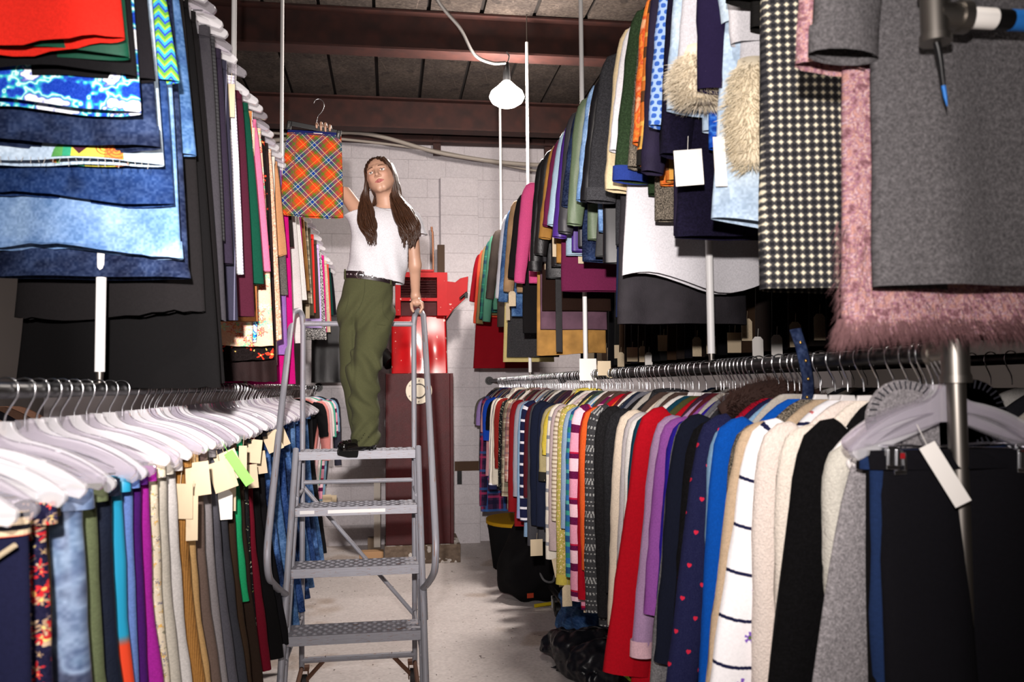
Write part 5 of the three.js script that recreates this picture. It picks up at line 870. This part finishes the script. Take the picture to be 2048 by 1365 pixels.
  // hands: palm, four fingers and a thumb each
  const finger = (x, y, z, p, r) => { let d = 9; for (let i = 0; i < p.length - 1; i++) d = Math.min(d, cone(x, y, z, p[i], p[i + 1], r * (1 - .1 * i), r * (.9 - .1 * i))); return d; };
  const lf = []; for (let i = 0; i < 4; i++) { const z = -4.672 - i * .0195, o = [.0, .004, .001, -.006][i]; lf.push([[.150, 2.098 + o, z], [.174 + o, 2.094, z + .002], [.1785 + o * .5, 2.068, z + .003], [.166, 2.046 - o, z + .003]]); }
  const handL = nets((x, y, z) => { let d = smin(cone(x, y, z, WL, [.146, 2.108, -4.705], .023, .025), cone(x, y, z, [.148, 2.098, -4.68], [.147, 2.098, -4.73], .019, .017), .03); d = smin(d, cone(x, y, z, EL, WL, .033, .023), .02); for (const f of lf) d = smin(d, finger(x, y, z, f, .0096), .008); return smin(d, finger(x, y, z, [[.135, 2.104, -4.69], [.118, 2.088, -4.668], [.120, 2.062, -4.652], [.127, 2.045, -4.645]], .0105), .012); }, [.085, 2.02, -4.79], [.215, 2.2, -4.61], .003, flat);
  const rf = []; for (let i = 0; i < 4; i++) { const x = -.375 + i * .0225, o = [-.006, .002, .003, -.004][i], top = 3.002 - (x + .375) * .17; rf.push([[x * .6 - .14, 2.985 + o, -4.535], [x, top + .012 + o * .5, -4.515], [x - .001, top + .018 + o, -4.478], [x, top - .006, -4.4545], [x + .001, top - .022 - o, -4.4555]]); }
  const handR = nets((x, y, z) => { let d = smin(cone(x, y, z, WR, [-.337, 2.972, -4.555], .023, .026), cone(x, y, z, [-.365, 2.985, -4.53], [-.312, 2.978, -4.53], .018, .018), .03); for (const f of rf) d = smin(d, finger(x, y, z, f, .0092), .007); return smin(d, finger(x, y, z, [[-.315, 2.962, -4.545], [-.292, 2.968, -4.525], [-.285, 2.962, -4.50], [-.292, 2.954, -4.482]], .0105), .012); }, [-.43, 2.9, -4.64], [-.24, 3.06, -4.42], .003, flat);
  const fix = q => { const h = q.index ? q.toNonIndexed() : q; return h; };
  const all = mergeGeometries([headGeo, bodyGeoA, handL, handR].map(fix), false);
  put('body', all, new THREE.MeshPhysicalMaterial({ vertexColors: true, roughness: .48, clearcoat: .12, clearcoatRoughness: .4 }));
  // white tee
  const hemY = x => 2.232 - .16 * (x + .23);
  const tee = (x, y, z, o) => {
    let d = cone(x, y, z, [-.082, 2.16, -4.575], [-.035, 2.44, -4.575], .152 + o, .158 + o, 1.32); d = smin(d, cone(x, y, z, [-.135, 2.532, -4.585], [.104, 2.522, -4.585], .066 + o, .066 + o, 1.05), .07);
    d = smin(d, cone(x, y, z, SR, [-.215, 2.62, -4.62], .064 + o, .07 + o), .03); d = smin(d, cone(x, y, z, [.105, 2.535, -4.585], [.146, 2.43, -4.60], .062 + o, .066 + o), .03);
    return d + .008 * noise(x * 7, y * 4, z * 7) + .0045 * Math.sin((x * 1.2 + y * .35) * 58 + 3 * noise(x * 4, y * 4, 2)) * smooth(2.52, 2.25, y);
  };
  const cutR = (x, y) => (x + .195) * -.62 + (y - 2.595) * .78, cutL = (x, y) => 2.452 - y - (x - .14) * -.1;
  put('tee_shirt', nets((x, y, z) => {
    let d = tee(x, y, z, 0); d = Math.max(d, hemY(x) - y); if (x < -.12) d = Math.max(d, cutR(x, y)); if (x > .10) d = Math.max(d, cutL(x, y) > 0 && x > .09 ? cutL(x, y) : d);
    d = Math.max(d, -(Math.hypot(x - neckA[0], (z - neckA[2] - .012) * .95) - .062) - 99 * (y < 2.56)); d = Math.max(d, y - 2.615 + .25 * Math.abs(x + .012));
    const inner = tee(x, y, z, -.013); if (y < hemY(x) + .09) d = Math.max(d, -inner); if (x < -.17) d = Math.max(d, -inner); if (x > .1 && y < 2.5) d = Math.max(d, -inner); return d;
  }, [-.31, 2.16, -4.78], [.245, 2.65, -4.40], .0065), cloth('#e4e2e7'));
  { const r = []; for (const [q, y] of [[.060, 2.590], [.063, 2.602], [.059, 2.610], [.055, 2.604]]) { const row = []; for (let j = 0; j < 28; j++) { const a = j / 28 * 6.2832; row.push([neckA[0] - .004 + Math.cos(a) * q, y - .012 * Math.sin(a) - .03 * Math.max(0, Math.sin(a)) * .5, neckA[2] + .008 + Math.sin(a) * q * .95]); } r.push(row); } put('neck_ribbing', loft(r), cloth('#dddbe0', 'knit')); }
  // olive trousers
  const pants = (x, y, z, o) => {
    let d = cone(x, y, z, [-.105, 2.215, -4.575], [-.127, 2.06, -4.575], .126 + o, .140 + o, 1.24);
    const wob = 2.6 * noise(x * 6, y * 5, z * 6), wF = .009 * Math.sin((y + x * 1.5) * 44 + wob) * smooth(1.9, 1.74, y) * smooth(1.36, 1.56, y) + .007 * Math.sin((y * 1.2 - x) * 70 + wob * 1.5) * smooth(1.5, 1.4, y) + .008 * noise(x * 12, y * 8, z * 12);
    const F = smin(cone(x, y, z, [-.066, 2.03, -4.56], kF, .094 + o, .080 + o), cone(x, y, z, kF, [-.122, 1.33, -4.525], .080 + o, .069 + o), .03) + wF;
    const K = smin(cone(x, y, z, [-.185, 2.03, -4.59], kB, .088 + o, .074 + o), cone(x, y, z, kB, [-.135, 1.35, -4.65], .074 + o, .062 + o), .03) + .005 * noise(x * 12, y * 12, z * 12);
    d = smin(d, smin(F, K, .012), .035);
    d += .005 * Math.sin((x * 1.6 - y) * 52 + wob * 1.4) * smooth(1.88, 1.98, y) * smooth(2.17, 2.08, y);
    return d + .012 * Math.exp(-(((x + .185) / .012) ** 2)) * smooth(2.06, 1.98, y) * smooth(1.6, 1.75, y) * (z > -4.56 ? 1 : 0);
  };
  const waistY = x => 2.243 - .133 * (x + .237);
  const olive = new THREE.MeshStandardMaterial({ color: '#4a4c2c', map: heather, roughness: .92, bumpMap: weaveBump, bumpScale: .0006, side: THREE.DoubleSide });
  const tr = put('trousers', nets((x, y, z) => { let d = Math.max(pants(x, y, z, 0), y - waistY(x), 1.327 + .1 * Math.max(0, x + .12) - y); if (y < 1.40) d = Math.max(d, -pants(x, y, z, -.012)); return d; }, [-.34, 1.3, -4.82], [.08, 2.28, -4.37], .0075), olive);
  const surfZ = (x, y, off = .003) => { let z = -4.38; for (let i = 0; i < 60; i++) { const d = pants(x, y, z, 0); if (d < off) break; z -= Math.max(d * .7, .001); } return z; };
  const seam = (pts, r) => tube(pts.map(([x, y]) => [x - B[0], y - B[1], surfZ(x, y) - B[2]]), r, 30, 5);
  part('fly_seam', seam([[-.128, 2.19], [-.132, 2.12], [-.15, 2.06], [-.175, 2.02]], .0022), olive, tr); part('pocket', merge([seam([[-.015, 2.15], [-.03, 2.10], [-.035, 2.03], [-.005, 1.985]], .002), seam([[-.02, 1.955], [-.06, 1.96], [-.105, 1.975]], .002)]), olive, tr); part('pocket', merge([seam([[-.225, 2.16], [-.215, 2.09], [-.235, 2.02]], .002)]), olive, tr);
  // belt with eyelets and buckle
  const bc = [-.105, 2.213, -4.575], brx = .1315, brz = .107, bAt = (a, k, dy) => [bc[0] + Math.cos(a) * brx * k, bc[1] + dy - .133 * Math.cos(a) * brx, bc[2] + Math.sin(a) * brz * k];
  { const rows = []; for (const [k, dy] of [[1, -.019], [1.035, -.019], [1.035, .019], [1, .019], [1, -.019]]) { const row = []; for (let j = 0; j < 40; j++) row.push(bAt(j / 40 * 6.2832, k, dy)); rows.push(row); } const belt = put('belt', loft(rows), C('#21161a', 'leather')); const eye = [];
    for (let i = 0; i < 12; i++) { const a = .35 + i * .22; if (Math.abs(a - 1.93) < .12) continue; const p = bAt(a, 1.042, .0), t = new THREE.TorusGeometry(.0052, .0018, 6, 12); t.rotateY(Math.PI / 2 - a); t.translate(p[0] - B[0], p[1] - B[1], p[2] - B[2]); eye.push(t); } part('eyelet', merge(eye), M.chrome, belt);
    const p = bAt(1.93, 1.05, 0), b = new THREE.TorusGeometry(.019, .003, 8, 24); b.rotateY(Math.PI / 2 - 1.93); b.translate(p[0] - B[0], p[1] - B[1], p[2] - B[2]); part('buckle', merge([b, bar([p[0] - B[0], p[1] - B[1], p[2] - B[2] + .003], [p[0] + .02 - B[0], p[1] - B[1], p[2] - B[2] + .003], .002, 6)]), M.chrome, belt);
    for (const a of [.62, 2.75]) { const q = bAt(a, 1.05, 0), o = box(.012, .056, .006, 0, 0, 0, .002); o.rotateY(Math.PI / 2 - a); o.translate(q[0] - B[0], q[1] - B[1], q[2] - B[2]); part('belt_loop', o, olive, tr); } }
  // patent shoes with open toes
  const patent = new THREE.MeshPhysicalMaterial({ color: 0x0b0909, roughness: .12, clearcoat: 1, clearcoatRoughness: .05 });
  for (const [h, t] of [[[-.105, 1.337, -4.55], [-.232, 1.329, -4.445]], [[-.122, 1.337, -4.655], [-.195, 1.329, -4.56]]]) {
    const s = put('shoe', nets((x, y, z) => { let d = cone(x, y, z, h, t, .036, .035); d = Math.max(d, 1.309 - y); d = Math.max(d, -(Math.hypot(x - lerp(h[0], t[0], .86), y - 1.368, z - lerp(h[2], t[2], .86) - .012) - .021)); d = Math.max(d, -(Math.hypot(x - h[0], (z - h[2])) - .026) - 9 * (y < 1.345)); return d; }, [-.31, 1.295, -4.73], [-.05, 1.39, -4.38], .004), patent);
    part('sole', limb([[h[0] - (t[0] - h[0]) * .25 - B[0], 1.3055 - B[1], h[2] - (t[2] - h[2]) * .25 - B[2]], [lerp(h[0], t[0], .5) - B[0], 1.3055 - B[1], lerp(h[2], t[2], .5) - B[2]], [t[0] + (t[0] - h[0]) * .24 - B[0], 1.3055 - B[1], t[2] + (t[2] - h[2]) * .24 - B[2]]], [[.02, .005], [.038, .005], [.036, .005], [.03, .005], [.012, .005]], 12, 12, { cap0: true, cap1: true }), M.blackPlastic, s);
    part('knot', limb([[lerp(h[0], t[0], .5) - .03 - B[0], 1.372 - B[1], lerp(h[2], t[2], .5) - B[2]], [lerp(h[0], t[0], .55) - B[0], 1.385 - B[1], lerp(h[2], t[2], .55) + .006 - B[2]], [lerp(h[0], t[0], .5) + .03 - B[0], 1.366 - B[1], lerp(h[2], t[2], .5) + .02 - B[2]]], [[.005, .005], [.012, .012], [.005, .005]], 8, 10), patent, s);
  }
  // long dark brown hair: cap and wavy locks
  const hairT = tex('hair', .06, 128, (u, v) => mix3([30, 17, 11], [84, 52, 32], wrapN(u, v * .15, 64, 5) * .7 + wrapN(u, v, 8, 7) * .3)), hairMat = new THREE.MeshStandardMaterial({ map: hairT, roughness: .42, side: THREE.DoubleSide });
  const cap = nets((x, y, z) => { const [a, b, c] = toHead(x, y, z); let d = smin(ell(a, b, c, [0, .033, -.02], [.081, .083, .096]), ell(a, b, c, [0, -.03, -.055], [.078, .09, .06]), .04); const face = ell(a, b, c, [0, -.035, .075], [.0655 - .012 * smooth(.0, .06, b), .108, .1]); d = smax(d, -face, .008); return d - .002 * Math.sin(a * 420) * (1 - smooth(.0, .01, Math.abs(d))) + .004 * Math.exp(-((a - .006) ** 2) / 3e-5); }, [-.21, 2.56, -4.71], [.13, 2.9, -4.38], .0045);
  const R = rng(23), locks = [cap.toNonIndexed()];
  const strand = (pts, r0, sd) => { const p = pts.map((q, i) => { const k = i / (pts.length - 1), w = .013 * k; return [q[0] + w * Math.sin(i * 2.1 + sd), q[1], q[2] + w * .7 * Math.cos(i * 1.9 + sd * 1.3)]; }); return limb(p, [[r0 * .8, r0 * .8], [r0, r0], [r0 * .9, r0 * .9], [r0 * .25, r0 * .25]], 6, 20).toNonIndexed(); };
  for (let i = 0; i < 84; i++) { // falls in front of the shoulder on the raised-arm side
    const a = R() * 6.283, q = Math.sqrt(R()), ox = Math.cos(a) * q, oz = Math.sin(a) * q, s = fromHead(-.066 + ox * .008, .055 - R() * .05, .012 + oz * .03 - .01), m = fromHead(-.078 + ox * .006, -.03, .012 + oz * .03), end = R() * .07, sd = R() * 6;
    locks.push(strand([s, m, [-.128 + ox * .02, 2.64, -4.535 + oz * .025], [-.118 + ox * .042, 2.555, -4.488 + oz * .02], [-.11 + ox * .046, 2.48, -4.452 + oz * .014], [-.098 + ox * .03, 2.42 + end * .4, -4.432 + oz * .012], [-.088 + ox * .016, 2.365 + end, -4.43 + oz * .01]], .0052, sd));
  }
  for (let i = 0; i < 100; i++) { // sweeps over the other shoulder
    const a = R() * 6.283, q = Math.sqrt(R()), ox = Math.cos(a) * q, oz = Math.sin(a) * q, s = fromHead(.045 + ox * .012, .085 - R() * .05, .02 + oz * .03), m = fromHead(.078 + ox * .004, .0, .0 + oz * .035), end = R() * .09, sd = R() * 6;
    locks.push(strand([s, m, [.028 + ox * .026, 2.655, -4.53 + oz * .028], [.066 + ox * .055, 2.575, -4.49 + oz * .022], [.094 + ox * .06, 2.50, -4.455 + oz * .016], [.104 + ox * .052, 2.43 + end * .4, -4.44 + oz * .014], [.098 + ox * .03, 2.355 + end, -4.44 + oz * .012]], .0054, sd));
  }
  for (let i = 0; i < 40; i++) { const ox = R() * 2 - 1, s = fromHead(ox * .06, .04, -.09), m = fromHead(ox * .07, -.06, -.085), sd = R() * 6; locks.push(strand([s, m, [-.02 + ox * .09, 2.58, -4.68], [-.01 + ox * .11, 2.48, -4.70], [ox * .11, 2.42, -4.70]], .007, sd)); }
  const hm = mergeGeometries(locks.map(l => { l.deleteAttribute('color'); return l; }), false); put('hair', hm, hairMat);
  { const p = fromHead(-.078, -.045, -.004), t = new THREE.TorusGeometry(.011, .0022, 8, 20); t.rotateY(.5); t.translate(...p); put('earring', t, M.chrome); }
  tag(g, 'person in white tee and olive trousers standing on the ladder holding up a plaid skirt', 'person');
}
// the plaid skirt on its black clip hanger
{
  const h = thing('clothes_hanger', [-.387, 2.987, -4.468]); h.rotation.z = -.165;
  part('hook', tube([[-.025, .128, .0], [-.02, .146, 0], [-.001, .157, 0], [.02, .147, 0], [.029, .12, 0], [.022, .09, 0], [.008, .066, 0], [.006, .03, 0], [.006, .01, 0]], .0023, 30, 8), M.chrome, h);
  part('bar', box(.27, .027, .008, 0, 0, 0, .003), M.blackPlastic, h); for (const s of [-1, 1]) { const c = part('clip', box(.024, .048, .022, s * .128, -.012, 0, .005), M.blackPlastic, h); part('spring', box(.006, .02, .003, s * .128, -.016, .0125), M.chrome, c); }
  tag(h, 'black clip hanger holding the orange plaid skirt', 'hanger');
  const s = thing('plaid_skirt', [-.387, 2.968, -4.468]); s.rotation.z = -.03;
  part('body', skirtGeo({ w: .138, hem: .163, len: .43, th: .02, fold: .009, k: 14, seed: 9, y0: -.015, wave: .005 }), cloth(null, 'plain', PAT.tartan), s);
  const wb = part('waistband', skirtGeo({ w: .136, hem: .138, len: .022, th: .012, fold: 0, k: 1, seed: 2, y0: -.0, }), C('#1c2566', 'satin'), s); part('pleat', tube([[-.09, -.03, .026], [-.094, -.2, .032], [-.1, -.42, .036]], .002, 16, 5), cloth(null, 'plain', PAT.tartan), s); part('care_label', box(.045, .016, .001, .02, -.018, .012), M.cardWhite, wb);
  tag(s, 'orange, green and blue plaid skirt held up by the person', 'skirt');
}
if (typeof globalThis.DEBUG_LABELS !== 'undefined') for (const [l, n] of labels) if (n > 1) console.log(n, l);
renderer.render(scene, camera);
